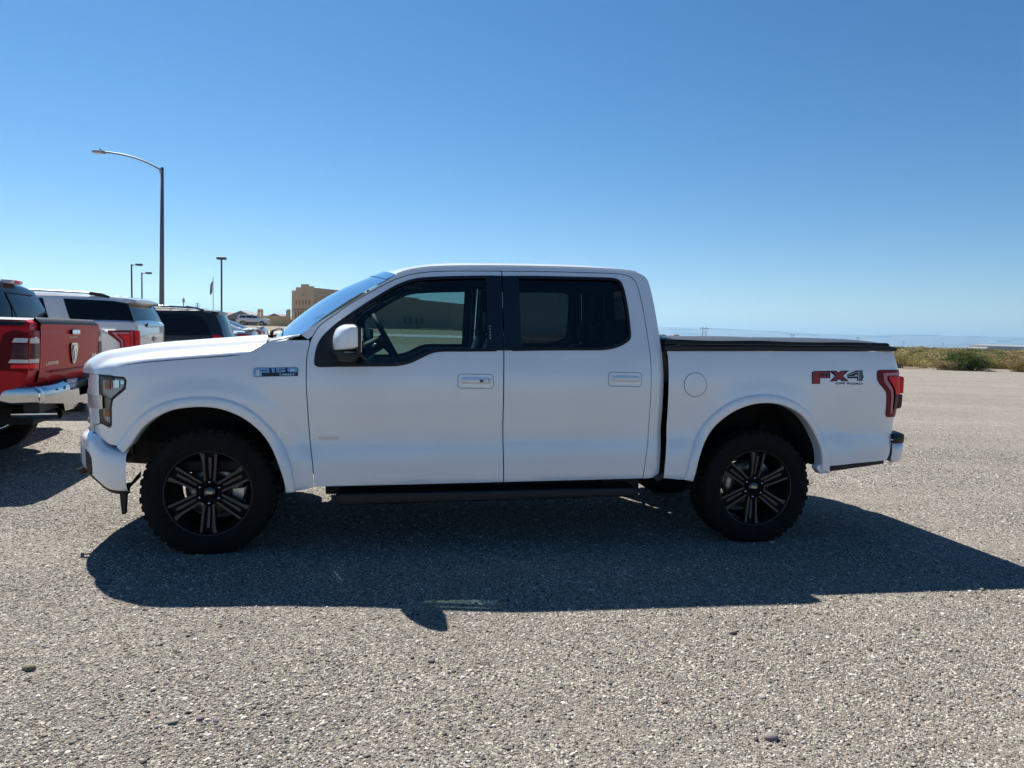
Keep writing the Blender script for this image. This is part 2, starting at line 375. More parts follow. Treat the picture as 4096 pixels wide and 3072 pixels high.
def ground_material():
    m, nt, b = nodes_of('gravel_ground'); N = nt.nodes.new; L = nt.links.new
    tc = N('ShaderNodeTexCoord'); obj = tc.outputs['Object']
    def noise(scale, detail=4, rough=.55, vec=obj):
        n = N('ShaderNodeTexNoise'); n.inputs['Scale'].default_value = scale; n.inputs['Detail'].default_value = detail; n.inputs['Roughness'].default_value = rough
        L(vec, n.inputs['Vector']); return n.outputs['Fac']
    def vor(scale, feat='F1'):
        v = N('ShaderNodeTexVoronoi'); v.inputs['Scale'].default_value = scale; v.feature = feat; L(obj, v.inputs['Vector']); return v
    def mth(op, a, bb=None, c=None):
        n = N('ShaderNodeMath'); n.operation = op
        for i, v in enumerate((a, bb, c)):
            if v is None: continue
            if hasattr(v, 'is_linked') or hasattr(v, 'links'): L(v, n.inputs[i])
            else: n.inputs[i].default_value = v
        return n.outputs[0]
    def rng_(v, a, bb, c, d):
        n = N('ShaderNodeMapRange'); L(v, n.inputs[0])
        for i, x in enumerate((a, bb, c, d)): n.inputs[1+i].default_value = x
        return n.outputs[0]
    def mix(f, a, bb, mode='MIX'):
        n = N('ShaderNodeMix'); n.data_type = 'RGBA'; n.blend_type = mode
        if hasattr(f, 'links'): L(f, n.inputs[0])
        else: n.inputs[0].default_value = f
        for i, v in ((6, a), (7, bb)):
            if hasattr(v, 'links'): L(v, n.inputs[i])
            else: n.inputs[i].default_value = (*v, 1)
        return n.outputs[2]
    v1 = vor(150); v2 = vor(85)
    sx = N('ShaderNodeSeparateColor'); L(v1.outputs['Color'], sx.inputs[0]); c1 = tone_ramp(nt, sx.outputs[0], STONE_STOPS)
    sx2 = N('ShaderNodeSeparateColor'); L(v2.outputs['Color'], sx2.inputs[0]); c2 = tone_ramp(nt, sx2.outputs[1], STONE_STOPS)
    pick = rng_(sx2.outputs[2], .45, .55, 0., 1.)
    col = mix(pick, c1, c2)
    # sandy fines between stones, in patches
    fines = mix(rng_(noise(240, 3), .3, .7, 0, 1), (.19, .168, .138), (.26, .235, .195))
    col = mix(rng_(noise(1.1, 5, .65), .46, .66, .12, .62), col, fines)
    # wear: wide tracks and damp patches
    mp = N('ShaderNodeMapping'); mp.inputs['Rotation'].default_value = (0, 0, R(9)); mp.inputs['Scale'].default_value = (.22, 1.0, 1.); L(obj, mp.inputs[0])
    tr = noise(.9, 5, .6, mp.outputs[0])
    k = mth('MULTIPLY', rng_(tr, .32, .66, .86, 1.06), rng_(noise(.35, 4), .3, .7, .92, 1.08))
    k = mth('MULTIPLY', k, rng_(noise(3.2, 6, .7), .28, .72, .86, 1.12))
    k = mth('MULTIPLY', k, .88)
    sc = N('ShaderNodeVectorMath'); sc.operation = 'SCALE'; L(col, sc.inputs[0]); L(k, sc.inputs['Scale'])
    # dry desert soil beyond the lot
    sp = N('ShaderNodeSeparateXYZ'); L(obj, sp.inputs[0])
    edge = mth('ADD', sp.outputs['Y'], rng_(noise(.16, 4), .2, .8, -7, 7))
    soil = mix(rng_(noise(.6, 6, .7), .3, .7, 0, 1), (.14, .11, .072), (.21, .168, .115))
    far = mix(rng_(edge, 43, 47, 0, 1), sc.outputs[0], soil)
    L(far, b.inputs['Base Color']); b.inputs['Roughness'].default_value = .88; b.inputs['Specular IOR Level'].default_value = .3
    hgt = mth('ADD', mth('MULTIPLY', v1.outputs['Distance'], -.55), mth('MULTIPLY', v2.outputs['Distance'], -.45))
    hgt = mth('ADD', hgt, mth('MULTIPLY', noise(260, 2), .35))
    b1 = N('ShaderNodeBump'); b1.inputs['Strength'].default_value = .8; b1.inputs['Distance'].default_value = .008; L(hgt, b1.inputs['Height'])
    b2 = N('ShaderNodeBump'); b2.inputs['Strength'].default_value = .5; b2.inputs['Distance'].default_value = .04; L(noise(5, 5, .6), b2.inputs['Height']); L(b1.outputs[0], b2.inputs['Normal'])
    L(b2.outputs[0], b.inputs['Normal'])
    return m
GROUND = ground_material()
def sheet(name, xs, ys, zoff, m, zf=terrain):
    X, Y = np.meshgrid(xs, ys); Z = zf(X, Y) + zoff
    return grid_mesh(name, np.stack([X, Y, Z], -1), m, flip=False)
_t = np.linspace(-1, 1, 181); xs = np.sinh(_t*9.2)/np.sinh(9.2)*30000
_y = np.linspace(0, 1, 170); ys = np.concatenate([-np.geomspace(8000, 6, 24), -4 + (np.exp(_y*9.0)-1)/(np.exp(9.0)-1)*26000*1 + _y*60])
g = sheet('ground', xs, np.unique(ys), 0., GROUND); tag(g, 'pale tan gravel lot running out to dry desert soil', 'ground', kind='structure')
rd = sheet('road', np.linspace(-75, 80, 60), np.linspace(68, 84, 9), .03, ASPH); tag(rd, 'pale asphalt road crossing behind the parked cars', 'road', kind='structure')

# loose gravel: small stones lying on the near ground
def stone_mesh(name, seed, sub=1):
    bm = bmesh.new(); bmesh.ops.create_icosphere(bm, subdivisions=sub, radius=.5); r = random.Random(seed)
    sx, sy, sz = r.uniform(.85, 1.25), r.uniform(.7, 1.), r.uniform(.45, .72); off = [Vector((r.uniform(-1, 1), r.uniform(-1, 1), r.uniform(-1, 1))).normalized() for _ in range(5)]
    for v in bm.verts:
        d = v.co.normalized(); k = 1 + sum(.12*max(0, d.dot(o))**2*((-1)**i) for i, o in enumerate(off)) + r.uniform(-.06, .06)
        v.co = Vector((v.co.x*sx*k, v.co.y*sy*k, v.co.z*sz*k))
    me = bpy.data.meshes.new(name); bm.to_mesh(me); bm.free(); me.polygons.foreach_set('use_smooth', [True]*len(me.polygons)); return me
def stone_material(name, stops, per_instance=True):
    m, nt, b = nodes_of(name); N = nt.nodes.new
    oi = N('ShaderNodeObjectInfo'); c = tone_ramp(nt, oi.outputs['Random'], stops)
    tc = N('ShaderNodeTexCoord'); nz = N('ShaderNodeTexNoise'); nz.inputs['Scale'].default_value = 3.; nt.links.new(tc.outputs['Object'], nz.inputs['Vector'])
    mr = N('ShaderNodeMapRange'); mr.inputs[3].default_value = .78; mr.inputs[4].default_value = 1.18; nt.links.new(nz.outputs['Fac'], mr.inputs[0])
    sc = N('ShaderNodeVectorMath'); sc.operation = 'SCALE'; nt.links.new(c, sc.inputs[0]); nt.links.new(mr.outputs[0], sc.inputs['Scale'])
    nt.links.new(sc.outputs[0], b.inputs['Base Color']); b.inputs['Roughness'].default_value = .75; b.inputs['Specular IOR Level'].default_value = .35
    return m
PEB = stone_material('pebbles', STONE_STOPS)
def scatter(name, P, scale, meshes, m, rotfull=True):
    """points as vertices, small meshes placed on them by geometry nodes; scale stored per point"""
    me = bpy.data.meshes.new(name); me.vertices.add(len(P)); me.vertices.foreach_set('co', np.asarray(P, np.float32).ravel())
    a = me.attributes.new('psize', 'FLOAT', 'POINT'); a.data.foreach_set('value', np.asarray(scale, np.float32)); me.update()
    o = link(name, me, m)
    src = bpy.data.collections.new(name + '_source')
    for i, mm in enumerate(meshes):
        if m is not None and not len(mm.materials): mm.materials.append(m)
        src.objects.link(bpy.data.objects.new(name + '_piece', mm))
    ng = bpy.data.node_groups.new(name + '_nodes', 'GeometryNodeTree')
    ng.interface.new_socket('Geometry', in_out='INPUT', socket_type='NodeSocketGeometry'); ng.interface.new_socket('Geometry', in_out='OUTPUT', socket_type='NodeSocketGeometry')
    N = ng.nodes.new; L = ng.links.new
    gi, go = N('NodeGroupInput'), N('NodeGroupOutput'); ci = N('GeometryNodeCollectionInfo'); ci.inputs[0].default_value = src
    ci.inputs['Separate Children'].default_value = True; ci.inputs['Reset Children'].default_value = True
    ip = N('GeometryNodeInstanceOnPoints'); ip.inputs['Pick Instance'].default_value = True
    na = N('GeometryNodeInputNamedAttribute'); na.data_type = 'FLOAT'; na.inputs['Name'].default_value = 'psize'
    rv = N('FunctionNodeRandomValue'); rv.data_type = 'FLOAT_VECTOR'
    t = .5 if rotfull else .06
    rv.inputs[0].default_value = (-t, -t, 0); rv.inputs[1].default_value = (t, t, 6.283)
    er = N('FunctionNodeEulerToRotation'); L(rv.outputs[0], er.inputs[0])
    L(gi.outputs[0], ip.inputs['Points']); L(ci.outputs[0], ip.inputs['Instance']); L(na.outputs['Attribute'], ip.inputs['Scale']); L(er.outputs[0], ip.inputs['Rotation'])
    L(ip.outputs[0], go.inputs[0])
    md = o.modifiers.new('scatter', 'NODES'); md.node_group = ng
    return o
def gravel():
    n = 800000
    y = 1.9*np.exp(rng.random(n)*math.log(15/1.9)); keep = rng.random(n) < np.minimum(1, (y/6)**.9 + .12)*(1-smooth(6.5, 15, y)) ; y = y[keep]
    x = (rng.random(len(y))*2-1)*(.76*y+.25)
    pat = np.sin(x*1.7+.6*np.sin(y*1.3))*np.sin(y*2.1+x*.7)
    size = np.clip(rng.lognormal(math.log(.0063), .46, len(y)), .0028, .026)*(1+.12*pat)
    size *= np.clip(y/4.5, 1, 2.2)**.45
    bare = np.sin(x*.9+1.3*np.sin(y*.8+.4)) + np.sin(y*1.6-x*.5+.9*np.sin(x*1.9)) + .8*np.sin(3.1*y+1.2*np.sin(1.1*x))
    k = rng.random(len(y)) < np.where(bare > 1.05, .38, np.where(bare > .55, .7, 1.)); x, y, size = x[k], y[k], size[k]
    P = np.stack([x, y, terrain(x, y) - size*.02], 1)
    o = scatter('gravel', P, size, [stone_mesh('pebble', i) for i in range(9)], PEB)
    tag(o, 'loose multicoloured gravel covering the lot in front of the white truck', 'gravel', kind='stuff')
gravel()
STN = stone_material('loose_stone', [(0., (.12, .11, .11)), (.5, (.25, .21, .18)), (1., (.38, .33, .26))])
stones = [((.963, 2.517), .058, 'flat grey-brown stone near the bottom edge, largest of the loose stones', (.30, .26, .25)), ((.904, 2.503), .024, 'small dark stone touching the left of the large flat stone', (.05, .05, .055)),
          ((.629, 2.759), .032, 'round brown stone on the gravel below the rear door shadow', (.20, .15, .12)), ((1.874, 3.994), .034, 'tan stone lying against the tip of the cab roof shadow', (.42, .37, .27)),
          ((1.165, 3.386), .032, 'brown stone, right one of the pair below the cab shadow', (.22, .17, .11)), ((1.105, 3.444), .032, 'dark stone, left one of the pair below the cab shadow', (.11, .09, .07)),
          ((1.035, 2.823), .037, 'pale pinkish stone half sunk in gravel above the large flat stone', (.46, .40, .38)), ((-1.963, 2.903), .061, 'olive-tan flat stone near the left edge of the lot', (.30, .26, .15)),
          ((-1.104, 2.551), .033, 'mauve pebble in the lower left gravel beside a blue-grey one', (.26, .20, .20)), ((-1.042, 2.539), .026, 'blue-grey pebble in the lower left gravel beside a mauve one', (.13, .15, .18)),
          ((-1.187, 2.52), .031, 'greenish grey pebble left of the mauve pebble', (.22, .23, .20)), ((-.408, 3.095), .022, 'small dark mauve stone below the mirror shadow', (.12, .10, .12)),
          ((-.319, 3.063), .034, 'slate grey flat stone right of the mirror shadow tip', (.17, .16, .18)), ((2.79, 4.176), .036, 'beige stone on the shadow edge near the right border', (.42, .37, .28))]
for i, ((x, y), d, lb, c) in enumerate(stones):
    me = stone_mesh('stone', 100+i, 2); o = link('stone', me, mat('stone_%d' % i, tuple(k_*.62 for k_ in c), .8, var=.25, scale=60, bump=.3, bscale=150), None, (x, y, d*.10), (0, 0, i*1.3)); o.scale = (d, d*.85, d*.75)
    tag(o, lb, 'stone', 'loose stones on the gravel')

# ------------------------------------------------------------------ far hills
HILL = mat('hill_scrub', (.13, .12, .11), .95, var=.25, scale=.002)
def hills(name, Y0, Y1, prof, seed, lab):
    xs = np.linspace(prof[0][0], prof[-1][0], 420); sp = Spl([p[0] for p in prof], [p[1] for p in prof]); rg = np.random.default_rng(seed)
    def fn(x, s, k=9):
        o = 0
        for i in range(k): o = o + np.sin(x/s*(1.7**i) + rg.uniform(0, 6.3))*(.58**i)
        return o
    top = sp(xs) + fn(xs, 900)*8 + fn(xs, 120, 4)*2.5
    rows = []
    for t in np.linspace(0, 1, 26):
        spur = (fn(xs + t*300, 260, 5)*.5+.5)*np.sin(math.pi*t)*.30
        z = -25 + (top+25)*np.clip(t**1.25*(1-.0) + spur*(1-t)*t*1.6, 0, 1.0)
        rows.append(np.stack([xs, np.full_like(xs, Y0+(Y1-Y0)*t) + fn(xs, 500, 4)*40*t, z], 1))
    rows.append(np.stack([xs, np.full_like(xs, Y1+1500), np.full_like(xs, -25)], 1))
    o = grid_mesh(name, np.array(rows), HILL, flip=False); tag(o, lab, 'hills', kind='structure')
hills('hills', 10300, 12000, [(-14000, 20), (-6000, 35), (-2500, 60), (0, 120), (1500, 190), (2404, 208), (3312, 210), (4398, 192), (5402, 160), (6000, 163), (6792, 170), (8424, 200), (11000, 240), (15000, 230)], 3, 'long pale blue ridge on the far horizon')
hills('hills', 7600, 8600, [(-5000, -20), (800, -18), (3200, -5), (4500, 18), (5600, 50), (7000, 75), (9000, 90), (11500, 80)], 5, 'lower blue foothills in front of the far ridge at right')
# ------------------------------------------------------------------ the white pickup (hero)
TR = empty('pickup_truck', (-2.0397, 5.419, 0), .15970, 'white lifted crew-cab pickup with black bed cover, broadside in the foreground', 'pickup truck')
Wz = Spl([.30, .40, .47, .55, .62, .665, .70, .735, .775, .9, 1.00, 1.07, 1.15, 1.23, 1.31, 1.36, 1.40, 1.45, 1.6, 1.75, 1.86, 1.90, 1.95],
         [.955, .972, .985, .988, .985, .980, .9755, .9710, .970, .985, .9935, .9955, .991, .980, .961, .942, .927, .908, .851, .788, .733, .705, .62])
tF = Spl([-.90, -.83, -.76, -.69, -.61, -.54, -.45, -.35, 6], [.60, .36, .245, .145, .075, .035, .013, 0, 0])
tR = Spl([-2, 4.50, 4.60, 4.68, 4.73, 4.77, 4.80], [0, 0, .006, .020, .042, .085, .13])
tC = Spl([-2, 2.78, 2.88, 2.93, 2.97, 3.], [0, 0, .006, .020, .045, .07])
def Ss(s, z):
    w = Wz(z - .021*(s-1.85)) - tF(s) - tR(s)
    for cx, cz, r1 in ((.0, .40, .735), (3.683, .42, .76)):
        r_ = np.hypot(s-cx, z-cz); w = w + .017*(1-smooth(.60, r1, r_))
    return np.stack([s+0*z, w, z+0*s], -1)
def Sc(s, z):
    P = Ss(s, z); P[..., 1] -= tC(s); return P
def sd_(sd, f=Ss): return lambda a, b: f(a, b)*np.array([1, sd, 1])
OUT = {1: (0, -1, 0), -1: (0, 1, 0)}
def inset(poly, d):
    q = np.array(poly); A = .5*np.sum(q[:, 0]*np.roll(q[:, 1], -1) - np.roll(q[:, 0], -1)*q[:, 1]); sg = 1 if A > 0 else -1
    e1 = q - np.roll(q, 1, 0); e2 = np.roll(q, -1, 0) - q
    n1 = np.stack([-e1[:, 1], e1[:, 0]], 1); n2 = np.stack([-e2[:, 1], e2[:, 0]], 1)
    n1 /= np.maximum(np.linalg.norm(n1, axis=1, keepdims=True), 1e-9); n2 /= np.maximum(np.linalg.norm(n2, axis=1, keepdims=True), 1e-9)
    n = n1 + n2; L = np.maximum((n*n1).sum(1, keepdims=True), .4); return [tuple(p) for p in q + sg*d*n/L]
# measured lines in (s, z)
gapF = crv([(.652, .432), (.642, .573), (.621, .734), (.609, .918), (.600, 1.072), (.598, 1.233), (.605, 1.299), (.619, 1.366), (.648, 1.426), (.679, 1.467), (.774, 1.541), (.871, 1.615), (1.071, 1.739), (1.173, 1.79), (1.277, 1.822), (1.418, 1.842), (1.620, 1.853), (1.857, 1.861)], 3)
gapT = crv([(1.857, 1.861), (2.187, 1.870), (2.5, 1.874), (2.642, 1.875), (2.718, 1.870), (2.768, 1.855), (2.795, 1.829), (2.807, 1.799), (2.821, 1.732), (2.838, 1.585), (2.850, 1.418), (2.856, 1.312), (2.859, 1.227), (2.860, 1.063), (2.861, .919), (2.860, .736), (2.848, .646), (2.832, .505), (2.830, .470)], 3)
split = [(1.857, 1.861), (1.857, 1.823), (1.854, 1.5), (1.852, 1.322), (1.850, 1.154), (1.854, .84), (1.865, .542), (1.868, .452)]
dloF = crv([(.653, 1.208), (.649, 1.234), (.659, 1.314), (.689, 1.381), (.745, 1.442), (.809, 1.498), (.939, 1.595), (1.072, 1.686), (1.174, 1.746), (1.277, 1.783), (1.417, 1.800), (1.587, 1.811), (1.80, 1.822)], 3)
dloFb = crv([(1.80, 1.321), (1.6, 1.315), (1.449, 1.311), (1.381, 1.299), (1.314, 1.267), (1.247, 1.234), (1.18, 1.217), (1.114, 1.211), (.818, 1.203), (.676, 1.198)], 3)
DLOF = dloF + dloFb
dloR = [(1.91, 1.824), (2.109, 1.831), (2.408, 1.836)] + crv([(2.6, 1.838), (2.645, 1.836), (2.680, 1.823), (2.699, 1.795), (2.713, 1.721), (2.724, 1.596), (2.727, 1.487), (2.724, 1.430), (2.698, 1.401), (2.652, 1.375), (2.591, 1.354), (2.517, 1.343)], 3) + [(2.154, 1.334), (1.91, 1.325)]
archF = crv([(-.470, .655), (-.430, .700), (-.388, .763), (-.338, .824), (-.256, .886), (-.174, .922), (-.091, .936), (-.008, .941), (.076, .933), (.16, .907), (.245, .861), (.33, .783), (.39, .693), (.434, .593), (.469, .484), (.482, .406)], 3)
flarF = crv([(-.520, .690), (-.470, .765), (-.400, .850), (-.338, .905), (-.256, .954), (-.173, .983), (-.091, .997), (-.008, 1.001), (.076, .997), (.16, .978), (.245, .939), (.33, .872), (.416, .774), (.477, .675), (.512, .575), (.543, .410)], 3)
archR = crv([(3.178, .458), (3.189, .51), (3.212, .622), (3.250, .725), (3.307, .818), (3.376, .889), (3.464, .948), (3.572, .988), (3.664, 1.0), (3.757, .996), (3.852, .970), (3.949, .919), (4.029, .841), (4.081, .753), (4.115, .656), (4.127, .540)], 3)
flarR = crv([(3.118, .468), (3.138, .553), (3.168, .682), (3.217, .803), (3.285, .897), (3.390, .984), (3.497, 1.035), (3.615, 1.057), (3.708, 1.060), (3.801, 1.048), (3.896, 1.015), (3.994, .955), (4.068, .880), (4.130, .790), (4.171, .691), (4.200, .505)], 3)
mid = lambda a, b, t=.35: [((1-t)*p[0]+t*q_[0], (1-t)*p[1]+t*q_[1]) for p, q_ in zip(a, b)]
hgap = crv([(-.546, 1.126), (-.535, 1.150), (-.505, 1.178), (-.45, 1.190), (-.357, 1.204), (-.108, 1.231), (.145, 1.255), (.241, 1.276), (.30, 1.313), (.347, 1.340), (.42, 1.353), (.486, 1.360), (.609, 1.364)], 3)
FEND = hgap + [p for p in reversed(gapF) if p[1] < 1.36] + [(.60, .418)] + list(reversed(mid(flarF, archF))) + [(-.520, .690), (-.573, .696), (-.624, .716), (-.672, .742), (-.70, .757), (-.70, .80), (-.637, .820), (-.570, .799), (-.556, .817), (-.553, .929), (-.542, .974), (-.463, 1.042), (-.458, 1.095), (-.473, 1.113), (-.546, 1.118)]
FDOOR = gapF + split[1:] + [(1.2, .440)]
RDOOR = gapT + [(2.4, .462), (1.868, .452)] + list(reversed(split[:-1]))[:-1]
ditch = crv([(.552, 1.397), (.678, 1.491), (.806, 1.577), (.937, 1.667), (1.07, 1.757), (1.142, 1.806), (1.25, 1.846), (1.40, 1.871), (1.6, 1.885), (2.0, 1.899), (2.4, 1.905), (2.6, 1.903), (2.75, 1.896), (2.83, 1.884)], 3)
crear = crv([(2.83, 1.884), (2.866, 1.868), (2.894, 1.833), (2.917, 1.713), (2.929, 1.602), (2.939, 1.478), (2.946, 1.385), (2.953, 1.293), (2.958, 1.202), (2.962, 1.018), (2.964, .80), (2.966, .70), (2.957, .552), (2.95, .476)], 3)
FRAME = [(.60, 1.366)] + ditch + crear[1:] + [(2.838, .470)] + list(reversed(gapT)) + list(reversed([p for p in gapF if p[1] > 1.366]))
bedrear = crv([(4.641, .590), (4.672, .600), (4.699, .657), (4.710, .736), (4.723, .791), (4.742, .836), (4.754, .905), (4.759, 1.0), (4.757, 1.12), (4.748, 1.23), (4.722, 1.298), (4.690, 1.378)], 3)
BED = [(2.975, 1.344), (2.979, 1.294), (2.981, 1.2), (2.983, 1.018), (2.990, .736), (2.978, .552), (2.975, .474), (3.09, .465)] + mid(flarR, archR) + [(4.205, .556)] + bedrear + [(3.759, 1.361)]
TAIL = [(4.552, 1.243), (4.742, 1.247), (4.752, 1.19), (4.768, 1.07), (4.768, .96), (4.752, .912), (4.735, .904), (4.655, .904), (4.640, .918), (4.630, 1.04), (4.622, 1.085), (4.556, 1.150), (4.540, 1.175), (4.537, 1.225)]

for sd in (1, -1):
    f, fc, o_ = sd_(sd), sd_(sd, Sc), OUT[sd]
    fe = panel('front_fender', inset(FEND, .002), f, WHITE, TR, lip=.018, out=o_, grid=.032)
    fd = panel('front_door', inset(FDOOR, .0035), f, WHITE, TR, holes=[DLOF], lip=.016, out=o_, grid=.04)
    rdr = panel('rear_door', inset(RDOOR, .0035), f, WHITE, TR, holes=[dloR], lip=.016, out=o_, grid=.04)
    cf = panel('cab_side_frame', inset(FRAME, .0015), fc, WHITE, TR, lip=.02, out=o_, grid=.03)
    bs = panel('bed_side', inset(BED, .001), f, WHITE, TR, lip=.02, out=o_, grid=.04)
    # inner faces of the cab
    panel('inner_panel', inset(FDOOR, .02), f, INT, fd, holes=[inset(DLOF, -.012)], lip=0, out=o_, off=-.065, grid=.06)
    panel('inner_panel', inset(RDOOR, .02), f, INT, rdr, holes=[inset(dloR, -.012)], lip=0, out=o_, off=-.065, grid=.06)
    panel('pillar_trim', FRAME, fc, INT, cf, lip=.03, out=o_, off=-.05, grid=.05)
    # dark backing seen in the shut lines
    panel('door_seal', inset(FEND, .012), f, BLK, fe, lip=0, out=o_, off=-.028, grid=.06)
    # windows
    panel('window_seal', inset(DLOF, -.004), f, BLK, fd, holes=[inset(DLOF, .016)], lip=.02, out=o_, off=.0035, grid=.03)
    panel('window_seal', inset(dloR, -.004), f, BLK, rdr, holes=[inset(dloR, .016)], lip=.02, out=o_, off=.0035, grid=.03)
    panel('window_glass', inset(DLOF, .010), f, GLF, fd, lip=0, out=o_, off=-.010, grid=.05)
    panel('window_glass', inset(dloR, .010), f, GLR, rdr, lip=0, out=o_, off=-.010, grid=.05)
    b0 = panel('pillar_cover', [(1.745, 1.3205), (1.8505, 1.3245), (1.8515, 1.5), (1.8525, 1.8255), (1.745, 1.8205)], f, BLKG, fd, lip=.02, out=o_, off=.005, grid=.05)
    panel('pillar_cover', [(1.8565, 1.3245), (1.97, 1.3275), (1.97, 1.827), (1.8585, 1.8255), (1.8575, 1.5)], f, BLKG, rdr, lip=.02, out=o_, off=.005, grid=.05)
    sail = [p for p in dloF if p[0] < .87] + [(.875, 1.548), (.888, 1.40), (.905, 1.2065)] + [p for p in dloFb if p[0] < .90]
    panel('sail_panel', sail, f, BLK, fd, lip=.02, out=o_, off=.004, grid=.04)
    panel('belt_moulding', [(.66, 1.199), (.818, 1.205), (1.114, 1.213), (1.18, 1.219), (1.247, 1.236), (1.314, 1.269), (1.381, 1.301), (1.449, 1.313), (1.848, 1.324), (1.848, 1.335), (1.45, 1.324), (1.376, 1.312), (1.306, 1.280), (1.24, 1.247), (1.176, 1.231), (1.11, 1.224), (.66, 1.211)], f, BLK, fd, lip=.02, out=o_, off=.007, grid=.04)
    panel('belt_moulding', [(1.858, 1.324), (2.154, 1.334), (2.517, 1.343), (2.56, 1.347), (2.56, 1.357), (1.858, 1.335)], f, BLK, rdr, lip=.02, out=o_, off=.007, grid=.04)
    # flares swept round the arches
    for nm, par, A, Bq in (('wheel_arch_flare', fe, archF, flarF), ('wheel_arch_flare', bs, archR, flarR)):
        prof = [(-.03, -.012), (.0, .004), (.02, .013), (.08, .020), (.25, .024), (.6, .027), (.88, .029), (.96, .026), (1., .016), (1., -.02), (.985, -.07)]
        X = []
        for a, b in zip(densify(A, 1, False), densify(Bq, 1, False)):
            row = []
            for t, pr in prof:
                s_, z_ = b[0]+(a[0]-b[0])*t, b[1]+(a[1]-b[1])*t
                P = Ss(np.array(s_), np.array(z_)); row.append((P[0], sd*(P[1]+pr), P[2]))
            X.append(row)
        grid_mesh(nm, sw(np.array(X)), WHITE, par, flip=sd < 0)
    # tail lamp
    tl = panel('tail_lamp', TAIL, f, LRED2, TR, lip=.03, out=o_, off=.006, grid=.02)
    bar = [(4.585, 1.222), (4.752, 1.226), (4.754, 1.207), (4.618, 1.202), (4.618, 1.172), (4.672, 1.108), (4.684, 1.05), (4.690, .935), (4.672, .934), (4.664, 1.045), (4.655, 1.092), (4.592, 1.160)]
    panel('light_bar', bar, f, LPINK, tl, lip=.006, out=o_, off=.009, grid=.02)
    panel('lens', [(4.622, 1.197), (4.762, 1.199), (4.776, 1.19), (4.776, 1.075), (4.697, 1.070), (4.682, 1.115), (4.630, 1.172)], f, LRED, tl, lip=.03, out=o_, off=.016, grid=.02)
    panel('reflector', [(4.697, 1.066), (4.776, 1.068), (4.774, .985), (4.764, .965), (4.697, .962)], f, LSMOKE, tl, lip=.03, out=o_, off=.014, grid=.02)
    prism('lens', [(4.622, 1.196), (4.775, 1.198), (4.786, 1.19), (4.786, 1.075), (4.695, 1.070), (4.680, 1.115), (4.628, 1.172)], sd*.84, sd*.955, LRED, tl, bev=.010, sm=True)
    prism('reflector', [(4.694, 1.066), (4.784, 1.068), (4.782, .985), (4.770, .965), (4.694, .962)], sd*.84, sd*.951, LSMOKE, tl, bev=.008, sm=True)
    # headlamp
    HL = [(-.655, 1.120), (-.546, 1.116), (-.473, 1.111), (-.461, 1.094), (-.466, 1.045), (-.545, .977), (-.556, .931), (-.559, .820), (-.572, .803), (-.640, .824), (-.655, .86)]
    hl = panel('headlamp', HL, f, LBOWL, TR, lip=.03, out=o_, off=-.022, grid=.03)
    panel('lamp_rim', inset(HL, -.003), f, BLK, hl, holes=[inset(HL, .010)], lip=.03, out=o_, off=.0, grid=.03)
    panel('lens', inset(HL, .004), f, CLEAR, hl, lip=0, out=o_, off=.0, grid=.04)
    panel('indicator', rrect(-.612, 1.035, -.576, 1.092, .008), f, AMBER, hl, lip=.012, out=o_, off=-.014, grid=.02)
    panel('side_marker', rrect(-.622, .862, -.583, .902, .008), f, AMBER, hl, lip=.012, out=o_, off=-.014, grid=.02)
    panel('projector', rrect(-.563, 1.045, -.513, 1.095, .010), f, CHROME, hl, lip=.012, out=o_, off=-.016, grid=.02)
    panel('projector', rrect(-.505, 1.07, -.482, 1.092, .006), f, CHROME, hl, lip=.012, out=o_, off=-.018, grid=.02)
    panel('lamp_divider', [(-.655, .985), (-.572, .978), (-.565, .93), (-.598, .905), (-.655, .905)], f, SATIN, hl, lip=.02, out=o_, off=-.012, grid=.03)
    # grille surround on the front corner
    CORN = [(-.757, 1.116), (-.646, 1.120), (-.642, 1.0), (-.612, .992), (-.612, .915), (-.646, .908), (-.646, .822), (-.70, .80), (-.70, .757), (-.757, .768)]
    panel('grille_surround', CORN, f, WHITE, TR, lip=.02, out=o_, off=.002, grid=.025)
    panel('surround_block', [(-.757, .985), (-.612, .992), (-.612, .915), (-.757, .905)], f, SATIN, TR, lip=.03, out=o_, off=.006, grid=.03)
    # wheel-arch liners
    for cx, cz, A in ((0., .39, archF), (3.66, .42, archR)):
        X = []
        for a in densify(A, 1, False):
            d = np.array([a[0]-cx, a[1]-cz]); a2 = np.array([cx, cz]) + d*1.03
            X.append([(a2[0], sd*w_, a2[1]) for w_ in (.93, .75, .52)])
        grid_mesh('arch_liner', sw(np.array(X)), LINER, TR)
        prism('arch_liner', [tuple(np.array([cx, cz]) + (np.array(a)-np.array([cx, cz]))*1.03) for a in densify(A, 1, False)], sd*.52, sd*.50, LINER, TR)

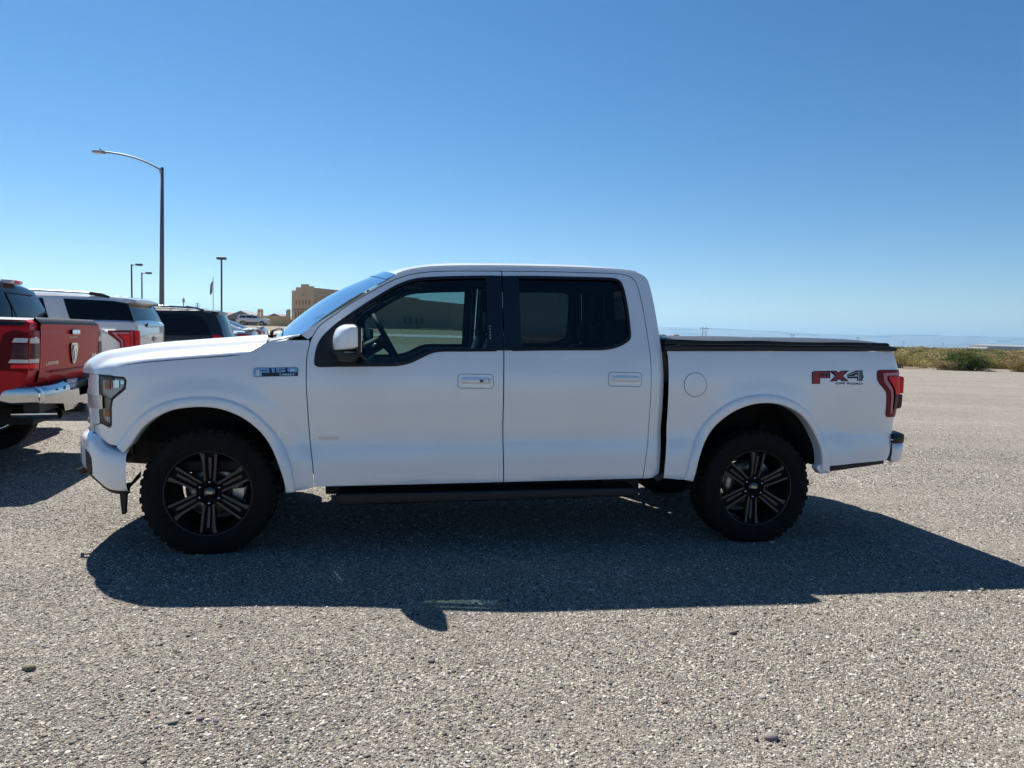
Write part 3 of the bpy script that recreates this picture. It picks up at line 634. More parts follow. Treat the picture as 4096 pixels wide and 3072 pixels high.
# hood
hz = Spl([-1., -.8, -.7, -.6, -.505, -.45, -.357, -.108, .145, .241, .36], [1.09, 1.120, 1.142, 1.163, 1.180, 1.191, 1.206, 1.233, 1.258, 1.268, 1.280])
rise = Spl([0, .3, .60, .74, .80, .83, .86, .885, .905, .94, .975, .993, 1.], [.123, .121, .118, .115, .109, .096, .073, .051, .041, .034, .024, .010, .0])
sFv = Spl([0, .45, .65, .8, .9, .96, 1.], [-.905, -.885, -.845, -.755, -.68, -.60, -.540])
sRv = Spl([0, .4, .65, .85, .95, 1.], [.13, .17, .255, .335, .30, .235])
def hood_pts(nv=81, nt=44):
    X = np.zeros((nv, nt, 3))
    for i, v in enumerate(np.linspace(-1, 1, nv)):
        v = math.copysign(1-(1-abs(v))**1.6, v); a = abs(v)
        for j, t in enumerate(np.linspace(0, 1, nt)):
            s0, s1 = float(sFv(a)), float(sRv(a)); s = s0+(s1-s0)*t**1.7
            zg = float(hz(s)); wg = float(Ss(np.array(max(s, -.545)), np.array(max(zg, 1.126)))[1]) - .002
            z = zg + float(rise(a)); Lr = .24*(1-.62*a*a); q_ = min(1., (s-s0)/Lr); fr = (1-(1-q_)**2.3)**(1/2.3)
            X[i, j] = (s, v*wg, 1.120 + (z-1.120)*fr)
    return X
HX = hood_pts(); hood = grid_mesh('hood', sw(HX), WHITE, TR, flip=True)
inner = HX.copy(); inner[..., 2] -= .03; grid_mesh('hood_liner', sw(inner), BLK, hood)
for sd in (1, -1):   # stamped line along the hood edge
    pts = [HX[np.argmin(abs(np.linspace(-1, 1, 81) - sd*.93)), j] for j in range(10, 44)]
# cowl and windscreen
def arc(v, c, e, p=2.): return c + (e-c)*abs(v)**p
wb = lambda v: np.array([arc(v, .27, .556), v*.925, arc(v, 1.366, 1.396)])
wt = lambda v: np.array([arc(v, 1.035, 1.148), v*.757, arc(v, 1.868, 1.808)])
X = np.array([[wb(v)*(1-t)+wt(v)*t + np.array([-.035, 0, .045])*math.sin(math.pi*t)*(1-v*v*.6) for t in np.linspace(0, 1, 14)] for v in np.linspace(-1, 1, 31)])
ws = grid_mesh('windscreen', sw(X), GLW, TR, flip=True)
X2 = np.array([[wb(v)*(1-t)+wt(v)*t + np.array([-.035, 0, .045])*math.sin(math.pi*t)*(1-v*v*.6) + np.array([-.003, 0, .003]) for t in (.90, .95, 1.0)] for v in np.linspace(-1, 1, 31)])
grid_mesh('shade_band', sw(X2), glass('shade_band', (.25, .32, .38)), ws, flip=True)
X = []
for v in np.linspace(-1, 1, 41):
    a = abs(v); s1 = float(sRv(a)); p = np.array([s1+.006, v*.945, float(hz(s1))+float(rise(a))-.018]); q_ = wb(v)
    X.append([p + np.array([-.02, 0, -.04]), p, (p+q_)/2 + np.array([0, 0, -.012]), q_ + np.array([.0, 0, .002]), q_+np.array([.03, 0, -.05])])
grid_mesh('cowl', sw(np.array(X)), BLK, TR, flip=True)
for k, (w0, w1) in enumerate(((.62, -.08), (-.05, -.72))):
    base = np.array([.33, w0, 1.392]); tip = np.array([.36, w1, 1.405])
    wp = tube('wiper', [base + (0, 0, -.03), base + (.0, 0, .018), (base+tip)/2 + (-.02, 0, .035), tip], [.012, .012, .008, .006], BLK, TR, 6)
    tube('blade', [tip + (.03, .30, .0), tip + (-.005, 0, .01), tip + (.02, -.28, -.005)], .007, BLK, wp, 5)
# a sunlit washer-nozzle cover at the cowl corner and the printed sticker in the screen
lettering('screen_sticker', 'BPNSBMJF', .635, 1.484, lambda a, b: np.stack([a+0*b, .862-.35*(b-1.48)+0*a, b+.55*(a-.635)], -1), DECPALE, ws, .065, .022, off=.0)
# roof
dz = Spl([p[0] for p in ditch[::3]] + [2.90], [p[1] for p in ditch[::3]] + [1.868])
crown = Spl([.9, 1.05, 1.3, 1.8, 2.4, 2.7, 2.86, 2.95], [.057, .057, .050, .044, .044, .036, .024, .02])
X = np.zeros((49, 40, 3))
for i, v in enumerate(np.sin(np.linspace(-1, 1, 49)*math.pi/2)):
    for j, t in enumerate(np.linspace(0, 1, 40)):
        s0 = arc(v, 1.035, 1.148); s1 = arc(v, 2.90, 2.845, 3); s = s0+(s1-s0)*t
        sh = .113*(1-v*v)*max(0, 1-(s-1.035)/.5); zz = float(dz(s+sh)); w = float(Sc(np.array(s+sh), np.array(zz))[1])-.004
        fall = .05*max(0, (s-(s1-.09))/.09)**2*(1-v**8)
        X[i, j] = (s, v*w, zz + float(crown(s+sh))*1.05*(1-abs(v)**(2.0+5.0*float(smooth(.02, .28, t)))) - fall)
roof = grid_mesh('roof', sw(X), WHITE, TR, flip=True)
X3 = X[:, 3:].copy(); X3[..., 2] -= .045; X3[..., 1] *= .95; grid_mesh('headliner', sw(X3), INT, roof)
for sd in (1, -1):
    P = [(s, sd*(float(Sc(np.array(s), dz(s))[1])+.000), float(dz(s))+.002) for s in np.linspace(1.15, 2.82, 40)]
    tube('roof_ditch_strip', P, .006, WHITE, roof, 5)
# back of the cab with its window
scr = Spl([p[1] for p in crear[::-1]], [p[0] for p in crear[::-1]])
def Bk(w, z): return np.stack([scr(z) + .012*(1-(w/.8)**2) + 0*w, w+0*z, z+0*w], -1)
zs = np.linspace(.52, 1.868, 40); ed = [(float(Sc(scr(z), np.array(z))[1])-.004, z) for z in zs]
BO = ed + [(.35, 1.885), (-.35, 1.885)] + [(-w, z) for w, z in reversed(ed)]
bw = rrect(-.64, 1.44, .64, 1.80, .06)
cb = panel('cab_back', BO, Bk, WHITE, TR, holes=[bw], lip=.02, out=(1, 0, 0), grid=.08)
panel('rear_window', inset(bw, -.01), Bk, GLR, cb, lip=0, out=(1, 0, 0), off=-.008, grid=.1)
panel('inner_panel', inset(BO, .01), Bk, INT, cb, holes=[bw], lip=0, out=(1, 0, 0), off=-.05, grid=.1)

# front end: grille, bumper
def wrap(name, plan, sect, m, parent, nz=None):
    half = crv(plan, 5); path = half + [(s, -w) for s, w in reversed(half[:-1])]; P = np.array(path); T = np.gradient(P, axis=0); T /= np.linalg.norm(T, axis=1, keepdims=True)
    Nn = np.stack([-T[:, 1], T[:, 0]], 1)
    ctr = np.array([half[0][0], 0.]);
    if ((P-ctr)*Nn).sum() < 0: Nn = -Nn
    L = len(half)-1; X = []
    for k, (p, n_) in enumerate(zip(P, Nn)):
        u = min(k, len(P)-1-k)/L; X.append([(p[0]+n_[0]*o, p[1]+n_[1]*o, z) for o, z in sect(u, p)])
    return grid_mesh(name, sw(np.array(X)), m, parent)
bplan = [(-.462, .990), (-.50, .985), (-.60, .955), (-.68, .905), (-.75, .83), (-.83, .70), (-.90, .45), (-.935, 0)]
btop = Spl([-.95, -.75, -.692, -.653, -.592, -.50, -.4], [.757, .752, .738, .705, .678, .668, .662]); bbot = Spl([-.95, -.83, -.75, -.718, -.677, -.60, -.553, -.4], [.50, .50, .49, .478, .457, .418, .408, .405])
def bsect(u, p):
    t, b = float(btop(p[0])), float(bbot(p[0])); h = t-b
    return [(-.10, t+.006), (-.055, t), (-.014, t-.018), (-.002, t-.045), (.002, b+h*.55), (0, b+h*.25), (-.008, b+.03), (-.028, b+.006), (-.07, b)]
fb = wrap('front_bumper', bplan, bsect, WHITE, TR)
tb = Spl([p[0] for p in crv(bplan, 5)][::-1], [p[1] for p in crv(bplan, 5)][::-1])
for sd in (1, -1):
    fbs = lambda a, b, sd=sd: np.stack([a+0*b, sd*(tb(a)+.0*b), b+0*a], -1)
    panel('fog_lamp_recess', [(-.748, .652), (-.712, .634), (-.690, .606), (-.686, .538), (-.700, .502), (-.730, .515), (-.742, .567)], fbs, BLK, fb, lip=.02, out=(-.6, -.8*sd, 0), off=.004, grid=.03)
    # black filler between bumper and fender
    panel('bumper_filler', [(-.44, .70), (-.44, .64), (-.55, .65), (-.62, .67), (-.69, .72), (-.70, .76), (-.62, .735), (-.57, .712)], sd_(sd), BLK, fb, lip=.02, out=OUT[sd], off=-.035, grid=.04)
wrap('lower_valance', [(-.46, .93), (-.56, .92), (-.68, .85), (-.80, .70), (-.88, .4), (-.90, 0)], lambda u, p: [(-.01, float(bbot(p[0]))+.04), (0, float(bbot(p[0]))-.005), (-.02, float(bbot(p[0]))-.05+.03*(1-u)), (-.06, float(bbot(p[0]))-.055+.03*(1-u))], BLK, fb)
gplan = [(-.795, .62), (-.82, .58), (-.86, .50), (-.885, .35), (-.90, 0)]
gr = wrap('grille', gplan, lambda u, p: [(-.03, 1.12), (-.03, .95), (-.03, .76)], BLK, TR)
for zc, hh in ((1.085, .03), (.98, .055), (.89, .05), (.795, .03)):
    wrap('grille_bar', gplan, lambda u, p: [(-.03, zc+hh*.6), (.0, zc+hh*.5), (.006, zc), (.0, zc-hh*.5), (-.03, zc-hh*.6)], SATIN, gr)
for sd in (1, -1):
    prism('air_dam_bracket', [(-.590, .41), (-.500, .43), (-.470, .47), (-.445, .50), (-.450, .46), (-.520, .385), (-.527, .34), (-.533, .228), (-.556, .224), (-.566, .34), (-.570, .40)], sd*.80, sd*.765, BLK, fb, bev=.004)
tube('tow_hook', [(-.80, .62, .50), (-.89, .60, .47), (-.90, .56, .455), (-.86, .54, .46)], .014, BLK, fb, 8)
# bed: tailgate, inner walls, cover, rear bumper
box('tailgate', (4.725, -.80, .66), (4.772, .80, 1.372), WHITE, TR, .015)
box('bed_floor', (2.99, -.48, .78), (4.72, .48, .84), CHASS, TR)
for sd in (1, -1):
    P = [(2.95, 1.344), (2.95, 1.372), (2.975, 1.425), (4.66, 1.436), (4.70, 1.428), (4.712, 1.400), (4.700, 1.376), (3.759, 1.3605)]
    rl = prism('bed_rail_cap', [(2.962, 1.346), (3.759, 1.362), (4.698, 1.379), (4.706, 1.388), (4.700, 1.406), (4.66, 1.412), (2.99, 1.386), (2.966, 1.376)], sd*.80, sd*.968, BLK, TR, bev=.006, sm=True)
    prism('cover_rail', [(2.975, 1.384), (4.62, 1.411), (4.678, 1.412), (4.680, 1.428), (4.66, 1.437), (3.05, 1.418), (2.98, 1.428)], sd*.78, sd*.915, BLK, TR, bev=.005, sm=True)
    prism('rail_lip', [(3.06, 1.392), (4.5, 1.4105), (4.5, 1.4135), (3.06, 1.395)], sd*.90, sd*.975, mat('rail_edge_%d' % sd, (.05, .05, .052), .25), rl)
X = np.array([[(s, w, 1.421 + .0075*(s-2.98) + .030*(1-(abs(w)/.93)**4) + .003*math.sin(s*9) - .035*max(0, (s-4.60)/.12)**2) for w in np.linspace(-.92, .92, 25)] for s in np.linspace(2.965, 4.72, 40)])
tc_ = grid_mesh('tonneau_cover', sw(X), COVER, TR)
rplan = [(4.712, .962), (4.76, .958), (4.82, .930), (4.862, .865), (4.885, .72), (4.895, 0)]
rb = wrap('rear_bumper', rplan, lambda u, p: [(-.05, .712), (0, .712), (.004, .66), (0, .61), (-.012, .575), (-.04, .562), (-.08, .56)], WHITE, TR)
wrap('step_pad', rplan, lambda u, p: [(-.10, .782), (-.02, .780), (.003, .770), (.006, .745), (.004, .7145), (-.03, .7145)], BLK, rb)
for sd in (1, -1):
    panel('lower_trim', [(4.205, .551), (4.65, .590), (4.648, .566), (4.21, .516)], sd_(sd), BLK, TR, lip=.04, out=OUT[sd], off=-.006, grid=.05)
    prism('mud_guard', [(4.098, .560), (4.150, .575), (4.200, .555), (4.200, .508), (4.128, .500), (4.100, .535)], sd*.94, sd*1.012, WHITE, TR, bev=.008, sm=True)
    prism('cab_mount_cover', [(2.90, .478), (2.955, .50), (2.985, .515), (2.98, .47), (2.93, .455)], sd*.90, sd*.985, BLK, TR)
    # side step
    st = prism('running_board', [(.78, .372), (.80, .388), (2.76, .412), (2.80, .400), (2.80, .362), (2.76, .350), (.82, .312), (.78, .330)], sd*.80, sd*1.000, BLK, TR, bev=.012, sm=True)
    for s in (.95, 1.85, 2.62): box('step_bracket', (s-.03, sd*.60 if sd > 0 else -.82, .36), (s+.03, .82 if sd > 0 else -.60, .44), CHASS, st)
# chassis
for sd in (1, -1): box('sill_box', (.70, sd*.72-.05, .335), (2.88, sd*.72+.05, .50), CHASS, TR, .015)
box('floor_pan', (-.30, -.84, .50), (2.95, .84, .58), CHASS, TR, .02)
box('engine_bay', (-.60, -.50, .50), (.55, .50, 1.10), CHASS, TR, .02)
for sd in (1, -1): tube('frame_rail', [(-.70, sd*.42, .55), (.7, sd*.44, .46), (2.9, sd*.44, .46), (3.3, sd*.44, .62), (4.0, sd*.44, .62), (4.65, sd*.44, .58)], .055, CHASS, TR, 8)
for s, z in ((0, .40), (3.683, .405)):
    ax = tube('axle', [(s, -.80, z), (s, -.25, z), (s, .25, z), (s, .80, z)], [.045, .05, .05, .045], CHASS, TR, 10)
    lathe('differential', [(.001, -.14), (.10, -.11), (.15, 0), (.10, .11), (.001, .14)], CHASS, ax, 20).location = (s, 0, z)
for sd in (1, -1):
    tube('leaf_spring', [(3.05, sd*.60, .50), (3.4, sd*.60, .36), (3.683, sd*.60, .33), (4.0, sd*.60, .38), (4.32, sd*.60, .56)], .028, CHASS, TR, 6)
    tube('shock_absorber', [(3.78, sd*.60, .36), (3.92, sd*.56, .86)], .035, CHASS, TR, 10)
ex = tube('exhaust_pipe', [(.6, -.3, .42), (2.6, -.35, .42), (3.3, -.45, .60), (3.9, -.5, .62), (4.5, -.60, .55)], .04, CHASS, TR, 8)
lathe('muffler', [(.001, -.32), (.11, -.30), (.13, 0), (.11, .30), (.001, .32)], CHASS, ex, 16).matrix_basis = Matrix.Translation((2.3, .35, .46)) @ Matrix.Rotation(R(90), 4, 'Z')
sp_ = lathe('spare_tyre', [(.20, -.10), (.36, -.10), (.385, 0), (.36, .10), (.20, .10)], RUB, TR, 32); sp_.matrix_basis = Matrix.Translation((4.30, 0, .66)) @ Matrix.Rotation(R(90), 4, 'X')
box('fuel_tank', (1.5, -.1, .38), (2.8, .42, .56), CHASS, TR, .04)

# wheels
def build_wheel():
    w = empty('wheel', (0, -.815, .385), parent=TR)
    # tyre: section from inner bead round the tread to the outer bead ; w=0 at the outer shoulder plane
    sec = [(.262, -.235), (.30, -.262), (.345, -.268), (.382, -.255), (.397, -.235), (.401, -.12), (.397, -.005), (.384, .018), (.350, .032), (.305, .030), (.275, .016), (.262, .0)]
    c = [(x, y) for x, y in sec]; c = crv(c, 3)
    ty = lathe('tyre', [(r_, w_+.115) for r_, w_ in c], RUB, w, 96, zclamp=-.385)
    V = []; F = []
    def blk(a0, a1, w0, w1, r0, r1, tw=0.):
        b = len(V)
        for rr in (r0, r1):
            for aa, ww in ((a0, w0), (a1, w0), (a1+tw, w1), (a0+tw, w1)): V.append((rr*math.sin(aa), -(ww+.115), max(rr*math.cos(aa), -.3855)))
        F.extend([(b+4, b+5, b+6, b+7), (b, b+1, b+5, b+4), (b+1, b+2, b+6, b+5), (b+2, b+3, b+7, b+6), (b+3, b, b+4, b+7)])
    n = 44
    for k in range(n):
        a = 2*math.pi*k/n; d = 2*math.pi/n; e = .10 if k % 2 else 0
        for sg, base in ((1, -.02), (-1, -.215)):
            blk(a, a+d*.62, base+(-.03 if sg > 0 else .03), base+sg*(.032 - e*.10), .385, .4055, .0)
            blk(a+d*.02, a+d*.58, base+sg*.030, base+sg*(.042 - e*.08), .360, .392, 0)
        blk(a+d*.3, a+d*.85, -.155, -.095, .39, .409, d*.25)
        blk(a+d*.1, a+d*.6, -.078, -.05, .39, .409, d*.2); blk(a+d*.5, a+d*1.0, -.20+.015, -.165, .39, .409, d*.2)
    mesh('tread_blocks', V, F, RUB, ty)
    mesh_r = []
    # sidewall lettering band as a raised ring
    lathe('sidewall_ring', [(.318, .1465), (.3225, .1495), (.328, .1465)], RUB, ty, 72)
    rim = lathe('rim', crv([(.215, -.12), (.236, -.10), (.240, .02), (.247, .075), (.256, .100), (.2665, .118), (.2705, .122), (.2735, .116), (.268, .10), (.255, .06), (.25, -.12)], 2), RIMD, w, 72)
    lathe('rim_edge', [(.2610, .1165), (.2665, .1240), (.2715, .1210)], RIM, rim, 72)
    def plate(poly, w0, w1, ang, rim_d=.0):
        # poly in (x across, r radial)
        m_ = len(poly); b = len(VV)
        for ww in (w0, w1):
            for x, r_ in poly:
                dish = .022*((r_-.06)/.2); V3 = (x*math.cos(ang)+r_*math.sin(ang), -(ww+dish), -x*math.sin(ang)+r_*math.cos(ang)); VV.append(V3)
        FF.append(tuple(range(b+m_, b+2*m_))); FF.append(tuple(range(b, b+m_))[::-1])
        for i in range(m_): FF.append((b+i, b+(i+1) % m_, b+m_+(i+1) % m_, b+m_+i))
    for k in range(6):
        ang = k*math.pi/3
        VV, FF = [], []
        plate([(-.030, .045), (.030, .045), (.040, .15), (.048, .25), (-.048, .25), (-.040, .15)], .045, .068, ang)
        sp0 = mesh('spoke', VV, FF, RIMD, w)
        VV, FF = [], []
        plate([(.021, .080), (.034, .066), (.040, .15), (.046, .252), (.031, .252), (.027, .15)], .060, .092, ang)
        plate([(-.034, .066), (-.021, .080), (-.026, .15), (-.031, .252), (-.060, .252), (-.050, .226), (-.043, .19), (-.037, .13)], .064, .092, ang)
        plate([(-.006, .092), (.006, .092), (.0095, .224), (-.0095, .224)], .060, .078, ang)
        mesh('spoke_face', VV, FF, RIM, sp0)
        a2 = ang + math.pi/6*0
        ln = lathe('lug_nut', [(.0005, .122), (.0075, .120), (.0095, .112), (.010, .085)], CHROME, w, 10, closed=False)
        ln.location = (.0675*math.sin(ang+.0), 0, .0675*math.cos(ang+.0)); ln.location.y = .022
    hub = lathe('hub', [(.0005, .058), (.052, .060), (.062, .072), (.085, .070), (.088, .05), (.05, .03)], RIMD, w, 36, closed=False)
    cap = lathe('centre_cap', [(.0005, .092), (.030, .091), (.036, .088), (.040, .078), (.042, .06)], BLKG, w, 36, closed=False)
    fc = lambda a, b: np.stack([a+0*b, .0925+0*a+0*b, b+0*a], -1)
    el = circle(0, 0, .0235, 30, .0095)
    panel('emblem', el, fc, BADGE, cap, holes=[inset(el, .0018)], lip=0, grid=.02, out=(0, -1, 0))
    lettering('emblem_lettering', 'Ford', -.0165, -.0055, fc, BADGEL, cap, .033, .0115, off=.0005, shear=.35)
    lathe('brake_disc', [(.07, -.02), (.172, -.02), (.172, -.045), (.07, -.045)], DISC, w, 48)
    lathe('dust_shield', [(.03, -.075), (.165, -.075), (.172, -.068), (.165, -.062), (.03, -.062)], CHASS, w, 32)
    lathe('hub_hat', [(.001, .02), (.085, .02), (.09, -.03)], CHASS, w, 32, closed=False)
    V, F = [], []
    cal = []
    for a in np.linspace(R(62), R(118), 9): cal.append((.195*math.sin(a), .195*math.cos(a)))
    for a in np.linspace(R(118), R(62), 9): cal.append((.118*math.sin(a), .118*math.cos(a)))
    prism('caliper', cal, .0, -.06, ALU, w, bev=.006)
    return w
W0 = build_wheel()
def copy_tree(o, parent):
    c = o.copy(); COL.objects.link(c); c.parent = parent
    for ch in list(o.children): copy_tree(ch, c)
    return c
def spin(w, ang):
    for ch in w.children:
        n_ = ch.name.split('.')[0]
        if n_ in ('spoke', 'centre_cap'): ch.rotation_euler = (0, ang, 0)
        if n_ == 'lug_nut':
            x, z = ch.location.x, ch.location.z; ch.location.x = x*math.cos(ang)+z*math.sin(ang); ch.location.z = -x*math.sin(ang)+z*math.cos(ang)
wr = copy_tree(W0, TR); wr.location = (3.683, -.815, .388)
wl = [copy_tree(W0, TR), copy_tree(W0, TR)]
wl[0].location = (0, .815, .385); wl[1].location = (3.683, .815, .388)
for q_ in wl: q_.rotation_euler = (0, 0, math.pi)
W0.location = (0, -.815, .385)
spin(W0, R(1.5)); spin(wr, R(5))
for w_, ang in ((W0, 0.42), (wr, -.55)):   # brake parts sit at different places front and rear
    for ch in w_.children:
        if ch.name.split('.')[0] == 'caliper': ch.rotation_euler = (0, ang, 0)

# mirrors
for sd in (1, -1):
    mr = empty('door_mirror', parent=TR)
    cap_o = crv([(.768, 1.306), (.763, 1.33), (.762, 1.372), (.768, 1.405), (.785, 1.440), (.822, 1.464), (.86, 1.470), (.893, 1.469), (.912, 1.452), (.920, 1.40), (.926, 1.315)], 3) + [(.926, 1.308), (.84, 1.303)]
    def rings(o, lv):
        c = np.mean(np.array(o), 0); return [[((x-.926)*k+.926+dx, sd*w, (z-c[1])*(1-(1-k)*.35)+c[1]) for x, z in o] for w, k, dx in lv]
    loft('mirror_cap', rings(cap_o, [(.995, .96, .0), (1.02, 1., 0), (1.06, .98, 0), (1.10, .90, 0), (1.14, .78, 0), (1.175, .64, 0), (1.205, .47, 0), (1.224, .28, 0), (1.230, .12, 0)]), WHITE, mr)
    low = crv([(.775, 1.300), (.772, 1.285), (.785, 1.25), (.80, 1.240), (.85, 1.236), (.886, 1.240), (.925, 1.265), (.944, 1.305)], 3) + [(.940, 1.318), (.926, 1.306), (.84, 1.301)]
    loft('mirror_base', rings(low, [(.985, .92, .0), (1.02, 1., 0), (1.06, .97, 0), (1.10, .88, 0), (1.14, .75, 0), (1.175, .58, 0), (1.200, .40, 0), (1.215, .2, 0)]), BLK, mr)
    loft('mirror_surround', [[(.918+dx, sd*(1.005 if j < 2 else 1.225)*1, z) for j, z in enumerate((1.29, 1.45, 1.45, 1.29))] for dx in (0, .026)], BLK, mr, sm=False)
    loft('mirror_glass', [[(.945+dx, sd*w, z) for w, z in ((1.02, 1.285), (1.02, 1.447), (1.212, 1.444), (1.212, 1.30))] for dx in (0, .002)], MIRR, mr, sm=False)
    ts = prism('turn_signal', rrect(.842, 1.283, .919, 1.301, .004, 2), sd*1.10, sd*1.172, LWHITE, mr, bev=.003)
    for k in range(4): prism('led', rrect(.850+.017*k, 1.288, .860+.017*k, 1.296, .002, 2), sd*1.171, sd*1.1735, CHROME, ts)
    loft('mirror_arm', rings([(.80, 1.27), (.80, 1.315), (.88, 1.315), (.88, 1.27)], [(.90, 1.1, 0), (1.02, .9, 0)]), BLK, mr, sm=False)

# handles, fuel flap, badges (near side), handle twins on the far side
for sd in (1, -1):
    f = sd_(sd); o_ = OUT[sd]
    for par, s0, z0, s1, z1, key in ((bpy.data.objects['front_door' if sd > 0 else 'front_door.001'], 1.551, 1.074, 1.783, 1.167, True), (bpy.data.objects['rear_door' if sd > 0 else 'rear_door.001'], 2.560, 1.101, 2.791, 1.195, False)):
        rr = rrect(s0, z0, s1, z1, .022)
        panel('handle_shut_line', inset(rr, -.0012), f, DECGREY, par, holes=[inset(rr, .0022)], lip=0, out=o_, off=.0012, grid=.03)
        zc = (z0+z1)/2
        # cupped recess under the pull
        def cup(a, b, zc=zc, s0=s0, s1=s1, sd=sd):
            P = Ss(a, b); k = np.clip(1-((a-(s0+s1)/2+.02)/.075)**2, 0, 1)*np.clip(1-((b-zc)/.042)**2, 0, 1); P[..., 1] += .0025-.038*k**1.0; return P*np.array([1, sd, 1])
        dp = panel('door_handle', inset(rr, .0025), cup, WHITE, par, lip=0, out=o_, grid=.008)
        X = []
        for t in np.linspace(0, 1, 25):
            s = s0+.010+(s1-s0-.020)*t; base = float(Ss(np.array(s), np.array(zc))[1]); e = min(1, min(t, 1-t)*9); bw_ = .021*(.75+.25*e)
            row = [(s, sd*(base+.004+(.017*e)*math.cos(a)*1.6-.006), zc+.004+bw_*math.sin(a)) for a in np.linspace(-1.75, 1.75, 13)]
            X.append(row)
        grid_mesh('pull_bar', sw(np.array(X)), WHITE, par, flip=sd < 0)
        if key and sd > 0:
            b_ = float(Ss(np.array(1.70), np.array(zc))[1])
            prism('lock_sensor', rrect(1.690, zc-.004, 1.715, zc+.012, .005, 3), b_, b_+.0265, BLKG, par)
            lk = lathe('key_lock', [(.0005, .0275), (.006, .027), (.0075, .020)], CHROME, par, 16, closed=False); lk.location = (1.752, -b_, zc+.005)
f = Ss; o_ = (0, -1, 0)
bs1 = bpy.data.objects['bed_side']; fe1 = bpy.data.objects['front_fender']; fd1 = bpy.data.objects['front_door']
fc_ = circle(3.174, 1.119, .0815, 56)
panel('fuel_flap', inset(fc_, .002), f, WHITE, bs1, lip=0, out=o_, off=.0022, grid=.03)
panel('fuel_flap_gap', inset(fc_, -.0016), f, DECLINE, bs1, holes=[inset(fc_, .0022)], lip=0, out=o_, off=.0012, grid=.03)
lettering('engine_badge', 'ECOBOOST', .678, .735, f, BADGE, fd1, .112, .014, off=.005)
panel('badge_strip', rrect(.674, .732, .795, .753, .002, 2), f, SATIN, fd1, lip=.004, out=o_, off=.003, grid=.03)
# badges drawn as flat pieces on the panels
def dec(name, pts, mp, m, par, off, lip=.0015, holes=()): return panel(name, [mp(*p) for p in pts], Ss, m, par, holes=[[mp(*p) for p in h] for h in holes], lip=lip, out=(0, -1, 0), off=off, grid=.03)
mE = lambda x, y: (.282+(x-300)/1580*.2675, 1.1845-(y-285)/320*.0565+(x-300)*2.2e-6)
bp = dec('model_badge', [(302, 332), (388, 288), (862, 284), (1060, 280), (1450, 272), (1825, 268), (1878, 302), (1878, 572), (600, 598), (600, 604), (302, 608)], mE, DECLINE, fe1, .003, .004)
dec('badge_letter', [(312, 340), (394, 298), (850, 294), (850, 458), (590, 462), (590, 592), (312, 594)], mE, BADGE, bp, .0055)
dec('badge_inlay', [(402, 412), (440, 366), (515, 352), (515, 545), (402, 552)], mE, PLATEW, bp, .0068)
dec('badge_slot', [(520, 384), (775, 376), (775, 404), (545, 412)], mE, DECLINE, bp, .0068)
dec('badge_letter', [(905, 345), (935, 294), (1046, 290), (1046, 452), (955, 455), (955, 352)], mE, BADGE, bp, .0055)
dec('badge_letter', [(1092, 292), (1436, 282), (1436, 320), (1195, 328), (1195, 350), (1400, 346), (1430, 376), (1430, 412), (1385, 445), (1096, 450), (1096, 412), (1325, 404), (1325, 386), (1125, 390), (1092, 365)], mE, BADGE, bp, .0055)
dec('badge_letter', [(1497, 300), (1508, 284), (1818, 278), (1864, 306), (1864, 436), (1575, 444), (1497, 398)], mE, BADGE, bp, .0055, holes=[[(1605, 328), (1745, 325), (1745, 405), (1615, 410)]])
dec('badge_inlay', [(1608, 331), (1742, 328), (1742, 402), (1618, 407)], mE, PLATEW, bp, .005)
lettering('trim_lettering', 'LARIAT', *mE(1235, 553), Ss, BADGEL, bp, .0925, .0125, off=.006, bold=.015)
mX = lambda x, y: (4.034+(x-330)*.000262, 1.2285-(y-320)*.000236+(x-330)*4.6e-6)
dk = dec('off_road_decal', [(325, 365), (400, 325), (868, 318), (868, 540), (575, 540), (575, 705), (330, 708)], mX, DECLINE, bs1, .0012, 0)
dec('decal_letter', [(365, 378), (412, 350), (840, 345), (840, 398), (560, 402), (548, 455), (835, 458), (835, 508), (545, 512), (545, 686), (365, 690)], mX, DECRED, dk, .0024, 0)
dec('decal_outline', [(872, 322), (1040, 316), (1115, 370), (1190, 315), (1420, 310), (1245, 475), (1420, 632), (1210, 632), (1120, 575), (1050, 632), (840, 640), (1000, 480), (872, 362)], mX, DECLINE, dk, .0012, 0)
dec('decal_letter', [(955, 345), (1032, 345), (1115, 412), (1205, 340), (1325, 335), (1200, 470), (1338, 606), (1255, 606), (1120, 522), (1005, 610), (925, 613), (1050, 475)], mX, DECRED, dk, .0024, 0)
dec('decal_outline', [(1368, 420), (1630, 310), (1825, 305), (1830, 455), (1850, 460), (1850, 540), (1828, 545), (1825, 625), (1655, 625), (1655, 545), (1368, 545)], mX, DECLINE, dk, .0012, 0, holes=[[(1560, 466), (1664, 425), (1664, 468)]])
dec('decal_letter', [(1725, 335), (1808, 332), (1810, 605), (1725, 608)], mX, DECGREY, dk, .0024, 0)
dec('decal_highlight', [(1692, 352), (1716, 348), (1716, 605), (1692, 605)], mX, DECPALE, dk, .0026, 0)
dec('decal_highlight', [(1400, 482), (1690, 478), (1690, 492), (1400, 495)], mX, DECPALE, dk, .0026, 0)
dec('decal_highlight', [(1400, 425), (1690, 345), (1692, 358), (1412, 440), (1412, 480), (1400, 480)], mX, DECPALE, dk, .0026, 0)
lettering('decal_lettering', 'OFF ROAD', *mX(1022, 724), Ss, DECLINE, dk, .2135, .0155, off=.002, bold=.025)
kp = panel('keypad', rrect(1.757, 1.380, 1.770, 1.486, .004, 2), Ss, BLKG, fd1, lip=.002, out=(0, -1, 0), off=.0065, grid=.03)
